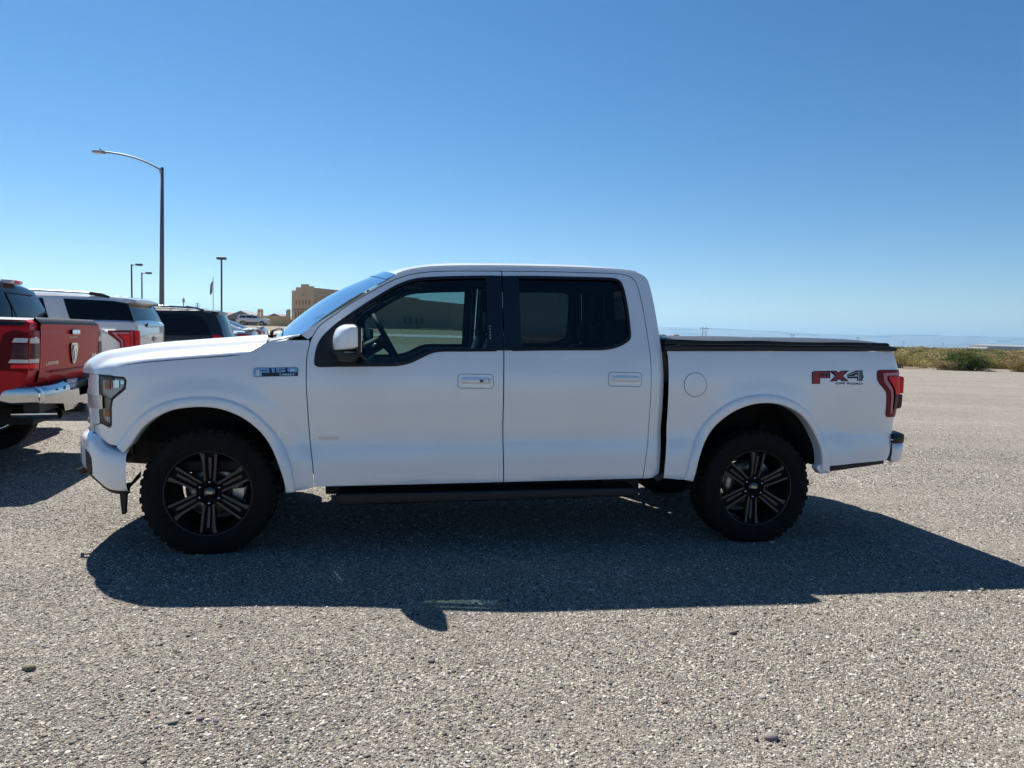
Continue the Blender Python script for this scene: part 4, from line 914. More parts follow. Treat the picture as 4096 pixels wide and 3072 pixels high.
for k, d in enumerate(('9', '7', '5', '3', '1')):
    zc = 1.400+.0195*(4-k)
    panel('key', rrect(1.7590, zc-.0065, 1.7685, zc+.0065, .0015, 2), Ss, DECGREY, kp, lip=0, out=(0, -1, 0), off=.0078, grid=.03)
    lettering('key_number', d, 1.7612, zc-.005, Ss, DECPALE, kp, .005, .010, off=.0088)

# interior
ci = empty('cabin', parent=TR)
loft('dashboard', [[(.60, w, 1.02), (.55, w, 1.25), (.66, w, 1.315), (.86, w, 1.305+.01*math.cos(w*3)), (.96, w, 1.24), (.94, w, 1.05)] for w in np.linspace(-.86, .86, 15)], INTD, ci)
loft('cluster_hood', [[(.74, w, 1.29), (.82, w, 1.352-.9*(w-.38)**2), (.93, w, 1.345-.9*(w-.38)**2), (.95, w, 1.27)] for w in np.linspace(.20, .56, 9)], INTD, ci)
box('floor_mat', (.55, -.84, .58), (2.9, .84, .62), INTD, ci)
box('centre_console', (.95, -.16, .60), (1.75, .16, 1.02), INTD, ci, .04)
swc = np.array([1.085, .38, 1.375]); ax_ = np.array([.87, 0, .49]); ax_ /= np.linalg.norm(ax_); u_ = np.array([0, 1., 0]); v_ = np.cross(ax_, u_)
P = [swc + .190*(math.cos(a)*u_ + math.sin(a)*v_) for a in np.linspace(0, 2*math.pi, 49)]
tube('steering_wheel', P, .017, INTD, ci, 8, caps=False)
for a in (R(0), R(180), R(-90)): tube('steering_spoke', [swc - ax_*.03, swc + .185*(math.cos(a)*u_+math.sin(a)*v_)], [.035, .018], INTD, ci, 6)
tube('steering_column', [swc - ax_*.28, swc - ax_*.01], [.06, .05], INTD, ci, 10)
tube('stalk', [swc - ax_*.10 + np.array([0, .03, -.01]), swc - ax_*.10 + np.array([.0, .20, .0]), swc - ax_*.08+np.array([0, .22, .005])], .010, SATIN, ci, 8)
def seat(s, w, zt, hw, nm):
    st = empty(nm, parent=ci)
    loft('seat_base', [[(s-.48, w-hw, .80), (s-.50, w-hw, .94), (s-.42, w-hw*.9, 1.0), (s-.42, w+hw*.9, 1.0), (s-.50, w+hw, .94), (s-.48, w+hw, .80)], [(s+.02, w-hw, .78), (s+.02, w-hw, .94), (s+.02, w-hw*.9, .98), (s+.02, w+hw*.9, .98), (s+.02, w+hw, .94), (s+.02, w+hw, .78)]], SEAT, st, sm=False)
    loft('seat_back', [[(s+(z-.85)*.32+a*.055-.02, w+hw*k*b, z) for a, b in ((-1, -.8), (-1, .8), (-.4, 1), (1, .95), (1, -.95), (-.4, -1))] for z, k in ((.85, .95), (1.1, 1.), (1.3, .95), (zt-.05, .8), (zt, .62))], SEAT, st)
    sh = s+(zt-.85)*.32
    loft('headrest', [[(sh+.02+a*.045, w+.13*k*b, z) for a, b in ((-1, -.85), (-1, .85), (-.3, 1), (1, .9), (1, -.9), (-.3, -1))] for z, k in ((zt+.03, .8), (zt+.06, 1.), (zt+.15, .98), (zt+.20, .78))], SEAT, st)
    for d in (-.06, .06): tube('headrest_post', [(sh, w+d, zt-.04), (sh+.02, w+d, zt+.07)], .008, CHROME, st, 6)
for w in (.40, -.40): seat(1.72, w, 1.42, .26, 'front_seat')
for w in (.42, -.42): seat(2.58, w, 1.36, .30, 'rear_seat')
seat(2.58, 0, 1.33, .14, 'rear_seat')
tube('cabin_mirror_stem', [(.93, 0, 1.74), (1.0, 0, 1.70)], .012, INTD, ci, 6); box('cabin_mirror', (.985, -.12, 1.66), (1.015, .12, 1.73), INTD, ci, .015)
for sd in (1, -1):
    tube('grab_handle', [(.80, sd*.80, 1.50), (.86, sd*.775, 1.57), (1.0, sd*.74, 1.665), (1.04, sd*.735, 1.68)], .014, INT, ci, 8)
    box('sun_visor', (1.17, sd*.12 if sd > 0 else -.58, 1.795), (1.36, .58 if sd > 0 else -.12, 1.810), INT, ci, .008)
# sparkling washer nozzle / hinge cover at the rear hood corner
loft('cowl_end_cap', [[(.36, .905, 1.340), (.36, .86, 1.362), (.36, .84, 1.345)], [(.55, .925, 1.388), (.55, .90, 1.400), (.55, .86, 1.385)]], WHITE, TR)

# ------------------------------------------------------------------ other vehicles
def place(corner, yaw, L, W):
    e = np.array([math.cos(yaw), math.sin(yaw)]); n = np.array([math.sin(yaw), -math.cos(yaw)]); p = np.array(corner) - e*L - n*W
    return (float(p[0]), float(p[1]))
class Body:
    """a car body: side outline made of named runs; sides rounded into a skin drawn across between them"""
    def __init__(s, root, segs, Wpts, r=.07, bulge=None, paintm=WHITE, taper=None):
        s.root = root; s.W = Spl([p[0] for p in Wpts], [p[1] for p in Wpts]); s.r = r
        s.out = []
        for nm, m, pts, c in segs: s.out += [tuple(p) for p in pts[:-1]]
        s.tp = taper or (lambda q: 0*q)
        s.poly = densify(s.out, .06)
        b = panel('body_side', s.out, lambda a, z: s.S(a, z), paintm, root, lip=0, out=(0, -1, 0), grid=.05); s.near = b
        s.far = panel('body_side', s.out, lambda a, z: s.S(a, z)*np.array([1, -1, 1]), paintm, root, lip=0, out=(0, 1, 0), grid=.05)
        A = .5*sum(p[0]*q[1]-q[0]*p[1] for p, q in zip(s.out, s.out[1:]+s.out[:1])); sg = 1 if A > 0 else -1
        s.parts = {}
        for nm, m, pts, c in segs:
            d = np.array(densify(pts, .05, False)); T = np.gradient(d, axis=0); T /= np.maximum(np.linalg.norm(T, axis=1, keepdims=True), 1e-9); N = sg*np.stack([T[:, 1], -T[:, 0]], 1)
            w = s.S(d[:, 0], d[:, 1])[:, 1]; V = np.linspace(-1, 1, 15)
            k = np.minimum(1, np.minimum(np.arange(len(d)), np.arange(len(d))[::-1])/3.)*.5+.5
            X = np.stack([np.stack([d[:, 0]+N[:, 0]*c*(1-v*v)*1, w*v, d[:, 1]+N[:, 1]*c*(1-v*v)], 1) for v in V], 1)
            s.parts[nm] = grid_mesh(nm, sw(X), m, root)
    def S(s, a, z):
        a, z = np.broadcast_arrays(np.asarray(a, float), np.asarray(z, float)); P = np.stack([a.ravel(), z.ravel()], 1); d = dist(P, s.poly); t = np.clip(1-d/s.r, 0, 1)
        w = s.W(z) - s.tp(a) - (s.r*.75*(1-np.sqrt(np.maximum(0, 1-t*t)))).reshape(a.shape); return np.stack([a, w, z], -1)
    def side(s, name, poly, m, off=.005, par=None, holes=(), lip=.01, grid=.06, both=True):
        o = panel(name, poly, s.S, m, par or s.near, holes=holes, lip=lip, off=off, out=(0, -1, 0), grid=grid)
        if both: panel(name, poly, lambda a, z: s.S(a, z)*np.array([1, -1, 1]), m, (s.far if par is None or par is s.near else par), holes=holes, lip=lip, off=off, out=(0, 1, 0), grid=grid)
        return o
def arch_pts(cx, r_, z0, n=12):
    a0 = math.asin(min(.95, max(-.95, (z0-.36)/r_)))
    return [(cx + r_*math.cos(math.pi-a0-(math.pi-2*a0)*k/n), .36 + r_*math.sin(a0+(math.pi-2*a0)*k/n)) for k in range(n+1)]
def under(front, rear, z0, c1, c2, r_):
    """bottom run from rear to front with two wheel arches"""
    return [rear] + arch_pts(c2, r_, z0)[::-1] + arch_pts(c1, r_, z0)[::-1] + [front]
def simple_wheel(root, s, w, R_, rimm, sd, z0=0., nsp=5):
    e = empty('wheel', (s, -w*sd, R_+z0), parent=root)
    if sd < 0: e.rotation_euler = (0, 0, math.pi)
    k = R_
    lathe('tyre', crv([(k*.66, -.20), (k*.85, -.22), (k*.97, -.20), (k, -.17), (k, -.05), (k*.97, -.01), (k*.85, .01), (k*.66, 0)], 2), RUB, e, 40, zclamp=-R_+.002)
    rim = lathe('rim', [(k*.20, -.12), (k*.60, -.10), (k*.66, -.03), (k*.69, .004), (k*.66, .0), (k*.62, -.03)], rimm, e, 40)
    for i in range(nsp):
        a = 2*math.pi*i/nsp; sp = prism('spoke', [(-.05*k/.38, k*.02), (.05*k/.38, k*.02), (.035*k/.38, k*.64), (-.035*k/.38, k*.64)], -.035, -.01, rimm, e); sp.rotation_euler = (0, a, 0)
    return e
# -- red pickup, rear end at the left edge
def red_pickup():
    yaw = R(13.5); L, W = 5.85, 1.04; e = np.array([math.cos(yaw), math.sin(yaw)]); n = np.array([math.sin(yaw), -math.cos(yaw)])
    c = np.array([(-4.437-4.822)/2, (6.721+8.323)/2]) - e*(5.72); rt = empty('pickup_truck', (c[0], c[1], 0), yaw, 'red pickup with chrome rear bumper cut off by the left edge', 'pickup truck')
    T = [('front_fascia', RED, [(.10, .45), (.02, .62), (.0, .95), (.06, 1.14), (.14, 1.20)], .08), ('hood', RED, [(.14, 1.20), (.6, 1.28), (1.32, 1.33)], .05),
         ('windscreen', DKGL, [(1.32, 1.33), (1.75, 1.68), (2.02, 1.87)], .05), ('roof', RED, [(2.02, 1.87), (2.4, 1.945), (3.0, 1.955), (3.55, 1.93), (3.70, 1.905)], .03),
         ('cab_rear', RED, [(3.70, 1.905), (3.80, 1.86), (3.90, 1.46)], .02), ('bed_cover', COVER, [(3.90, 1.46), (4.6, 1.462), (5.70, 1.455)], .025),
         ('rear_panel', RED, [(5.70, 1.455), (5.745, 1.43), (5.75, 1.2), (5.735, .98), (5.70, .86), (5.66, .80)], .015),
         ('underbody', CHASS, under((.10, .45), (5.66, .80), .52, 1.02, 4.72, .50), 0.)]
    B = Body(rt, T, [(.3, .98), (.5, 1.01), (.8, 1.045), (1.1, 1.055), (1.35, 1.035), (1.46, 1.01), (1.6, .93), (1.85, .80), (1.96, .70)], .06, paintm=RED, taper=lambda q: .10*smooth(.5, 0, q))
    B.side('window', [(1.72, 1.46), (2.12, 1.80), (2.66, 1.85), (2.66, 1.46)], DKGL); B.side('window', [(2.73, 1.46), (2.73, 1.85), (3.35, 1.84), (3.52, 1.72), (3.56, 1.46)], DKGL)
    for s in (1.02, 4.72):
        for sd in (1, -1): simple_wheel(rt, s, .97, .41, CHROME, sd, nsp=6)
    B.side('cover_edge', [(3.92, 1.40), (5.715, 1.40), (5.715, 1.432), (3.92, 1.435)], BLK, .016)
    # the bed cover is soft and a little above the rails
    rs = Spl([.80, .86, .98, 1.2, 1.43, 1.455], [5.66, 5.70, 5.735, 5.75, 5.745, 5.70])
    def Rr(w, z): return np.stack([rs(z) + .015*(1-(w/1.0)**2) - .06*smooth(.93, 1.07, np.abs(w)) + 0*w, w+0*z, z+0*w], -1)
    O = (1, 0, 0); kw = dict(out=O)
    tg = panel('tailgate', [(-.815, .885), (.815, .885), (.82, 1.0), (.82, 1.40), (.81, 1.425), (-.81, 1.425), (-.82, 1.40), (-.82, 1.0)], lambda w, z: Rr(w, z) + np.stack([.005*smooth(1.24, 1.32, z) + .004*smooth(1.37, 1.425, z), 0*w, 0*z], -1), RED, rt, lip=.03, off=.018, grid=.03, **kw)
    panel('tailgate_cap', [(-.82, 1.42), (.82, 1.42), (.82, 1.452), (-.82, 1.452)], Rr, BLK, rt, lip=.05, off=.035, grid=.06, **kw)
    box('tailgate_crease', (5.772, -.60, .955), (5.784, .60, .972), LRED2, tg, .004)
    hd = panel('tailgate_handle', rrect(-.14, 1.285, .12, 1.355, .02), Rr, BLKG, tg, lip=.02, off=.022, grid=.04, **kw)
    panel('handle_bar', rrect(-.12, 1.325, .10, 1.368, .015), Rr, CHROME, hd, lip=.03, off=.050, grid=.04, **kw)
    # shield emblem with horned head
    em = panel('emblem', [(-.10, 1.205), (-.075, 1.235), (.075, 1.235), (.10, 1.205), (.085, 1.12), (.045, 1.045), (0, 1.02), (-.045, 1.045), (-.085, 1.12)], Rr, CHROME, tg, lip=.02, off=.034, grid=.03, **kw)
    panel('emblem_field', [(-.080, 1.20), (-.06, 1.22), (.06, 1.22), (.08, 1.20), (.068, 1.125), (.035, 1.06), (0, 1.042), (-.035, 1.06), (-.068, 1.125)], Rr, BADGE, em, lip=0, off=.037, grid=.03, **kw)
    panel('emblem_horn', [(-.06, 1.19), (-.03, 1.21), (.03, 1.21), (.06, 1.19), (.055, 1.15), (.035, 1.14), (.04, 1.17), (.015, 1.175), (.02, 1.09), (0, 1.06), (-.02, 1.09), (-.015, 1.175), (-.04, 1.17), (-.035, 1.14), (-.055, 1.15)], Rr, CHROME, em, lip=0, off=.042, grid=.03, **kw)
    fl = lambda a, b: Rr(-a, b)      # text reads left to right seen from behind: left side first
    lettering('trim_lettering', 'LARAMIE', -.70, 1.035, fl, BADGEL, tg, .30, .035, off=.024, out=O)
    lettering('drive_lettering', '4x4', .58, 1.075, fl, BADGEL, tg, .16, .045, off=.024, out=O)
    for sd in (1, -1):
        pl = [(sd*w, z) for w, z in ((.832, .99), (1.03, 1.0), (1.035, 1.25), (1.02, 1.33), (.94, 1.36), (.832, 1.36))]
        tl = panel('tail_lamp', pl, Rr, LRED2, rt, lip=.03, off=.018, grid=.02, **kw)
        panel('reverse_lens', [(sd*w, z) for w, z in ((.852, 1.245), (1.015, 1.245), (.99, 1.285), (.92, 1.305), (.852, 1.285))], Rr, LWHITE, tl, lip=0, off=.021, grid=.03, **kw)
        panel('lamp_core', [(sd*w, z) for w, z in ((.852, 1.11), (1.0, 1.11), (1.005, 1.235), (.852, 1.235))], Rr, LSMOKE, tl, lip=0, off=.021, grid=.03, **kw)
        panel('reverse_lens', [(sd*w, z) for w, z in ((.852, 1.065), (1.02, 1.065), (1.015, 1.102), (.852, 1.102))], Rr, LWHITE, tl, lip=0, off=.021, grid=.03, **kw)
        panel('lamp_glow', [(sd*w, z) for w, z in ((.852, 1.015), (1.0, 1.02), (1.015, 1.055), (.852, 1.055))], Rr, LRED, tl, lip=0, off=.021, grid=.03, **kw)
        B.side('lamp_wrap', [(5.52, 1.0), (5.715, .99), (5.742, 1.1), (5.738, 1.34), (5.64, 1.36), (5.56, 1.32), (5.53, 1.2)], LRED2, .012, par=tl)
        for z0, z1, a0, mm in ((1.25, 1.29, 5.63, LWHITE), (1.11, 1.235, 5.62, LSMOKE), (1.068, 1.10, 5.60, LWHITE), (1.02, 1.055, 5.61, LRED)):
            panel('lens_wrap', [(a0, z0), (5.735, z0), (5.738, z1), (a0+.02, z1)], lambda a, z: B.S(a, z)*np.array([1, sd, 1]), mm, tl, lip=0, off=.016, out=(0, -sd, 0), grid=.04)
    # cab rear window, roof lamp
    def Cr(w, z): return np.stack([3.80+(1.86-z)*.25 + .03*(1-w*w) + 0*w, w+0*z, z+0*w], -1)
    panel('rear_window', [(-.80, 1.475), (.80, 1.475), (.72, 1.80), (.66, 1.845), (-.66, 1.845), (-.72, 1.80)], Cr, DKGL, rt, lip=.01, off=.006, grid=.1, **kw)
    panel('window_frame', [(.30, 1.475), (.32, 1.475), (.32, 1.80), (.30, 1.80)], Cr, BLK, rt, lip=.01, off=.010, grid=.1, **kw)
    panel('window_frame', [(-.30, 1.475), (-.32, 1.475), (-.32, 1.80), (-.30, 1.80)], Cr, BLK, rt, lip=.01, off=.010, grid=.1, **kw)
    rlp = box('brake_light', (3.66, -.17, 1.912), (3.80, .17, 1.955), PLATEW, rt, .012); box('lamp_lens', (3.79, -.07, 1.918), (3.808, .07, 1.948), LRED, rlp, .004)
    # chrome bumper with step notches
    out = [(-1.0, .70), (-1.0, .80), (-.96, .845), (-.42, .865), (-.40, .775), (-.18, .78), (-.16, .705), (.16, .705), (.18, .78), (.40, .775), (.42, .865), (.96, .845), (1.0, .80), (1.0, .70), (.56, .66), (.46, .575), (-.46, .575), (-.56, .66)]
    rbp = Spl([0, .5, .85, 1.0, 1.05], [0, -.01, -.05, -.13, -.2])
    def Rb(w, z): return np.stack([5.89 + rbp(np.abs(w)) - 1.3*(z-.735)**2 - .04*smooth(.84, .87, z) + 0*w, w+0*z, z+0*w], -1)
    bu = panel('rear_bumper', out, Rb, CHROMD, rt, lip=.13, out=O, grid=.05)
    panel('step_pad', [(-.40, .79), (.40, .79), (.40, .86), (-.40, .86)], lambda w, z: Rb(w, z)*np.array([1, 1, 1])-np.array([.12, 0, 0]), BLK, bu, lip=0, out=O, grid=.1)
    for sd in (1, -1): prism('bumper_end', [(5.50, .715), (5.52, .80), (5.56, .845), (5.80, .855), (5.845, .80), (5.84, .70), (5.60, .69)], sd*.93, sd*1.045, CHROMD, bu, bev=.02, sm=True)
    box('bumper_beam', (5.66, -.95, .60), (5.80, .95, .84), BLK, bu, .02)
    box('hitch_receiver', (5.70, -.05, .52), (5.90, .05, .60), CHASS, bu, .008)
    for sd in (1, -1): box('parking_sensor', (5.895, sd*.62-.02, .80), (5.905, sd*.62+.02, .83), BLK, bu, .004)
    def Rp(w, z): return np.stack([5.815+.12*(z-.8)+0*w, w+0*z, z+0*w], -1)
    lp = panel('number_plate', rrect(.02, .70, .324, .875, .01, 2), Rp, PLATE, bu, lip=.01, out=O, grid=.1)
    for z0, h_, ws_ in ((.835, .022, (.012, .03, .02, .035, .02, .028)), (.785, .034, (.03, .04, .03, .012, .034)), (.735, .034, (.03, .012, .036, .03))):
        x = -.29
        for w_ in ws_:
            panel('plate_mark', [(-x, z0), (-x-w_, z0), (-x-w_, z0+h_), (-x, z0+h_)], Rp, PLATEW, lp, lip=0, off=.003, out=O, grid=.1); x += w_+.014
    for sd in (1, -1): tube('exhaust_tip', [(5.45, sd*.60, .56), (5.74, sd*.62, .565), (5.86, sd*.63, .57)], [.045, .05, .055], CHROME, rt, 14, caps=False)
    box('chassis_rails', (1.0, -.55, .45), (5.6, .55, .62), CHASS, rt)
red_pickup()
# -- white full-size SUV
def suv_white():
    yaw = R(12); L, W = 5.33, .99; p = place((-6.19, 12.0), yaw, L, W); z0 = terr(-7, 12.5)
    rt = empty('suv', (p[0], p[1], z0), yaw, 'long white sport utility vehicle between the red pickup and black minivan', 'SUV')
    T = [('front_fascia', PEARL, [(.12, .40), (.02, .55), (.0, .95), (.06, 1.10), (.14, 1.16)], .08), ('hood', PEARL, [(.14, 1.16), (.6, 1.23), (1.30, 1.27)], .05),
         ('windscreen', DKGL, [(1.30, 1.27), (1.70, 1.58), (2.02, 1.80)], .05), ('roof', PEARL, [(2.02, 1.80), (2.3, 1.875), (3.0, 1.925), (4.0, 1.92), (4.7, 1.90), (5.05, 1.875)], .035),
         ('rear_spoiler', PEARL, [(5.05, 1.875), (5.18, 1.862), (5.225, 1.845), (5.205, 1.815), (5.10, 1.800)], .03),
         ('rear_window', DKGL, [(5.10, 1.800), (5.18, 1.64), (5.235, 1.50)], .03),
         ('tailgate', PEARL, [(5.235, 1.50), (5.275, 1.46), (5.285, 1.30), (5.29, 1.05), (5.27, .86)], .03),
         ('rear_bumper', PEARL, [(5.27, .86), (5.33, .82), (5.335, .60), (5.27, .42)], .04),
         ('underbody', CHASS, under((.12, .40), (5.27, .42), .46, 1.0, 4.10, .46), 0.)]
    B = Body(rt, T, [(.3, .95), (.5, .975), (.8, .99), (1.1, 1.0), (1.3, .995), (1.45, .975), (1.53, .955), (1.7, .885), (1.85, .81), (1.95, .72)], .07, paintm=PEARL, taper=lambda q: .10*smooth(.5, 0, q)+.10*smooth(5.0, 5.34, q))
    B.side('window', [(1.72, 1.50), (2.06, 1.76), (2.62, 1.835), (2.62, 1.50)], DKGL)
    B.side('window', [(2.70, 1.50), (2.70, 1.838), (3.45, 1.838), (3.45, 1.50)], DKGL)
    B.side('window', [(3.52, 1.50), (3.52, 1.838), (3.85, 1.835), (3.99, 1.50)], DKGL)
    B.side('window', [(4.30, 1.50), (4.155, 1.832), (4.9, 1.815), (5.105, 1.785), (5.17, 1.64), (5.225, 1.50)], DKGL, .012, grid=.025)
    B.side('belt_trim', [(1.6, 1.478), (5.23, 1.478), (5.23, 1.496), (1.6, 1.496)], CHROME, .008)
    B.side('shut_line', [(3.99, .7), (4.0, .7), (4.0, 1.47), (3.99, 1.47)], DECGREY, .003)
    B.side('lower_moulding', [(1.5, .50), (3.6, .50), (3.6, .60), (1.5, .60)], BLK, .012)
    for sd in (1, -1):
        rl = tube('roof_rail', [(2.2, sd*.74, 1.865), (2.35, sd*.745, 1.94), (3.4, sd*.75, 1.965), (4.55, sd*.745, 1.945), (4.78, sd*.74, 1.89)], [.022, .020, .020, .020, .022], ALU, rt, 8)
        tube('rail_foot', [(4.52, sd*.745, 1.94), (4.68, sd*.742, 1.925), (4.82, sd*.74, 1.88)], [.03, .034, .02], BLK, rl, 8)
    O = (1, 0, 0)
    tg = Spl([.86, 1.05, 1.30, 1.46, 1.50, 1.64, 1.80], [5.27, 5.29, 5.285, 5.275, 5.235, 5.18, 5.10])
    def Rr(w, z):
        wi = B.W(z)-.12; return np.stack([tg(z) + .03*(1-(np.clip(w/wi, -1, 1))**2) - .12*smooth(.82, 1.0, np.abs(w)) + 0*w, w+0*z, z+0*w], -1)
    for sd in (1, -1):
        tl = B.side('tail_lamp', [(4.87, 1.335), (5.24, 1.345), (5.255, 1.2), (5.25, .96), (5.06, .96), (5.045, 1.14), (4.90, 1.255), (4.87, 1.28)], LRED2, .010, par=rt, both=False) if sd > 0 else panel('tail_lamp', [(4.87, 1.335), (5.24, 1.345), (5.255, 1.2), (5.25, .96), (5.06, .96), (5.045, 1.14), (4.90, 1.255), (4.87, 1.28)], lambda a, z: B.S(a, z)*np.array([1, -1, 1]), LRED2, rt, lip=.01, off=.010, out=(0, 1, 0), grid=.05)
        ms = np.array([1, sd, 1]); o2 = (0, -sd, 0)
        panel('light_bar', [(4.93, 1.305), (5.22, 1.312), (5.22, 1.285), (4.99, 1.28), (5.09, 1.18), (5.10, .98), (5.075, .98), (5.065, 1.16)], lambda a, z: B.S(a, z)*ms, LPINK, tl, lip=0, off=.014, out=o2, grid=.05)
        panel('lens', [(5.02, 1.275), (5.22, 1.28), (5.23, 1.0), (5.115, 1.0), (5.11, 1.18)], lambda a, z: B.S(a, z)*ms, LRED, tl, lip=0, off=.015, out=o2, grid=.05)
        panel('lamp_inner', [(sd*.955, 1.34), (sd*.80, 1.34), (sd*.80, .98), (sd*.955, .98)], Rr, LRED, tl, lip=.01, off=.012, out=O, grid=.04)
    panel('spoiler_lamp', rrect(-.2, 1.845, .2, 1.858, .004, 2), lambda w, z: np.stack([5.235+0*w, w, z], -1), LRED, rt, lip=0, out=O, grid=.1)
    hb = panel('tailgate_trim', rrect(-.45, 1.40, .45, 1.455, .02), Rr, BLKG, rt, lip=.02, off=.012, out=O, grid=.08)
    panel('trim_chrome', rrect(-.43, 1.425, .43, 1.462, .012), Rr, SATIN, hb, lip=.02, off=.030, out=O, grid=.08)
    ov = panel('oval_emblem', circle(0, 1.20, .115, 32, .046), Rr, CHROME, rt, lip=.01, off=.012, out=O, grid=.06)
    panel('emblem_field', circle(0, 1.20, .102, 32, .036), Rr, PLATE, ov, lip=0, off=.015, out=O, grid=.06)
    lettering('emblem_lettering', 'Ford', -.075, 1.178, lambda a, b: Rr(-a, b), BADGEL, ov, .15, .045, off=.018, out=O, shear=.35)
    lettering('name_lettering', 'EXPEDITION', -.76, 1.205, lambda a, b: Rr(-a, b), BADGE, rt, .42, .045, off=.012, out=O)
    for s in (1.0, 4.10):
        for sd in (1, -1): simple_wheel(rt, s, .95, .40, ALU, sd, nsp=6)
suv_white()
# -- black minivan
def minivan():
    yaw = R(12); L, W = 5.15, .99; p = place((-6.72, 17.0), yaw, L, W); z0 = terr(-8, 17.5)
    rt = empty('minivan', (p[0], p[1], z0), yaw, 'black minivan with roof rails parked beyond the white SUV', 'minivan')
    T = [('front_fascia', BLACKP, [(.10, .35), (.0, .55), (.05, .90), (.20, 1.0)], .10), ('hood', BLACKP, [(.20, 1.0), (.9, 1.13)], .05), ('windscreen', DKGL, [(.9, 1.13), (1.5, 1.48), (1.95, 1.70)], .06),
         ('roof', BLACKP, [(1.95, 1.70), (2.4, 1.77), (3.2, 1.795), (4.2, 1.785), (4.75, 1.755), (4.86, 1.735)], .04), ('rear_spoiler', BLACKP, [(4.86, 1.735), (4.93, 1.725), (4.915, 1.69), (4.86, 1.68)], .03), ('rear_window', DKGL, [(4.86, 1.68), (4.98, 1.42), (5.05, 1.20)], .07),
         ('tailgate', BLACKP, [(5.05, 1.20), (5.09, 1.12), (5.11, .80), (5.10, .68)], .07), ('rear_bumper', BLACKP, [(5.10, .68), (5.15, .64), (5.15, .48), (5.08, .32)], .08), ('underbody', CHASS, under((.10, .35), (5.08, .32), .38, .95, 4.03, .41), 0.)]
    B = Body(rt, T, [(.25, .93), (.5, .97), (.8, 1.0), (1.0, 1.0), (1.15, .975), (1.3, .925), (1.5, .86), (1.7, .78), (1.80, .70)], .09, paintm=BLACKP, taper=lambda q: .15*smooth(.6, 0, q)+.12*smooth(4.7, 5.15, q))
    B.side('window', [(1.65, 1.16), (2.0, 1.56), (2.30, 1.64), (2.30, 1.15)], DKGL); B.side('window', [(2.36, 1.15), (2.36, 1.65), (3.50, 1.66), (3.50, 1.15)], DKGL)
    B.side('window', [(3.56, 1.15), (3.56, 1.66)] + crv([(4.35, 1.645), (4.56, 1.60), (4.68, 1.48), (4.76, 1.33), (4.80, 1.18)], 3), DKGL)
    B.side('shut_line', [(3.52, .5), (3.53, .5), (3.53, 1.14), (3.52, 1.14)], DECLINE, .004); B.side('door_track', [(3.4, 1.06), (4.75, 1.06), (4.75, 1.075), (3.4, 1.075)], DECLINE, .004)
    for sd in (1, -1):
        tl = panel('tail_lamp', [(4.83, 1.185), (4.99, 1.18), (5.05, 1.12), (5.075, .90), (4.93, .89), (4.90, .95)], lambda a, z: B.S(a, z)*np.array([1, sd, 1]), LRED, rt, lip=.01, off=.012, out=(0, -sd, 0), grid=.05)
        panel('lamp_divider', [(4.935, 1.18), (4.95, 1.18), (5.0, .895), (4.985, .895)], lambda a, z: B.S(a, z)*np.array([1, sd, 1]), LRED2, tl, lip=0, off=.016, out=(0, -sd, 0), grid=.05)
        tube('roof_rail', [(2.3, sd*.70, 1.745), (2.5, sd*.705, 1.80), (3.5, sd*.71, 1.835), (4.4, sd*.70, 1.815), (4.6, sd*.69, 1.765)], .020, BLKG, rt, 8)
    for s, d in ((3.86, .0), (4.22, .0)): tube('roof_crossbar', [(s, -.70, 1.835), (s, -.68, 1.845), (s, .68, 1.845), (s, .70, 1.835)], .014, BLK, rt, 6)
    for s in (.95, 4.03):
        for sd in (1, -1): simple_wheel(rt, s, .95, .345, ALU, sd)
minivan()
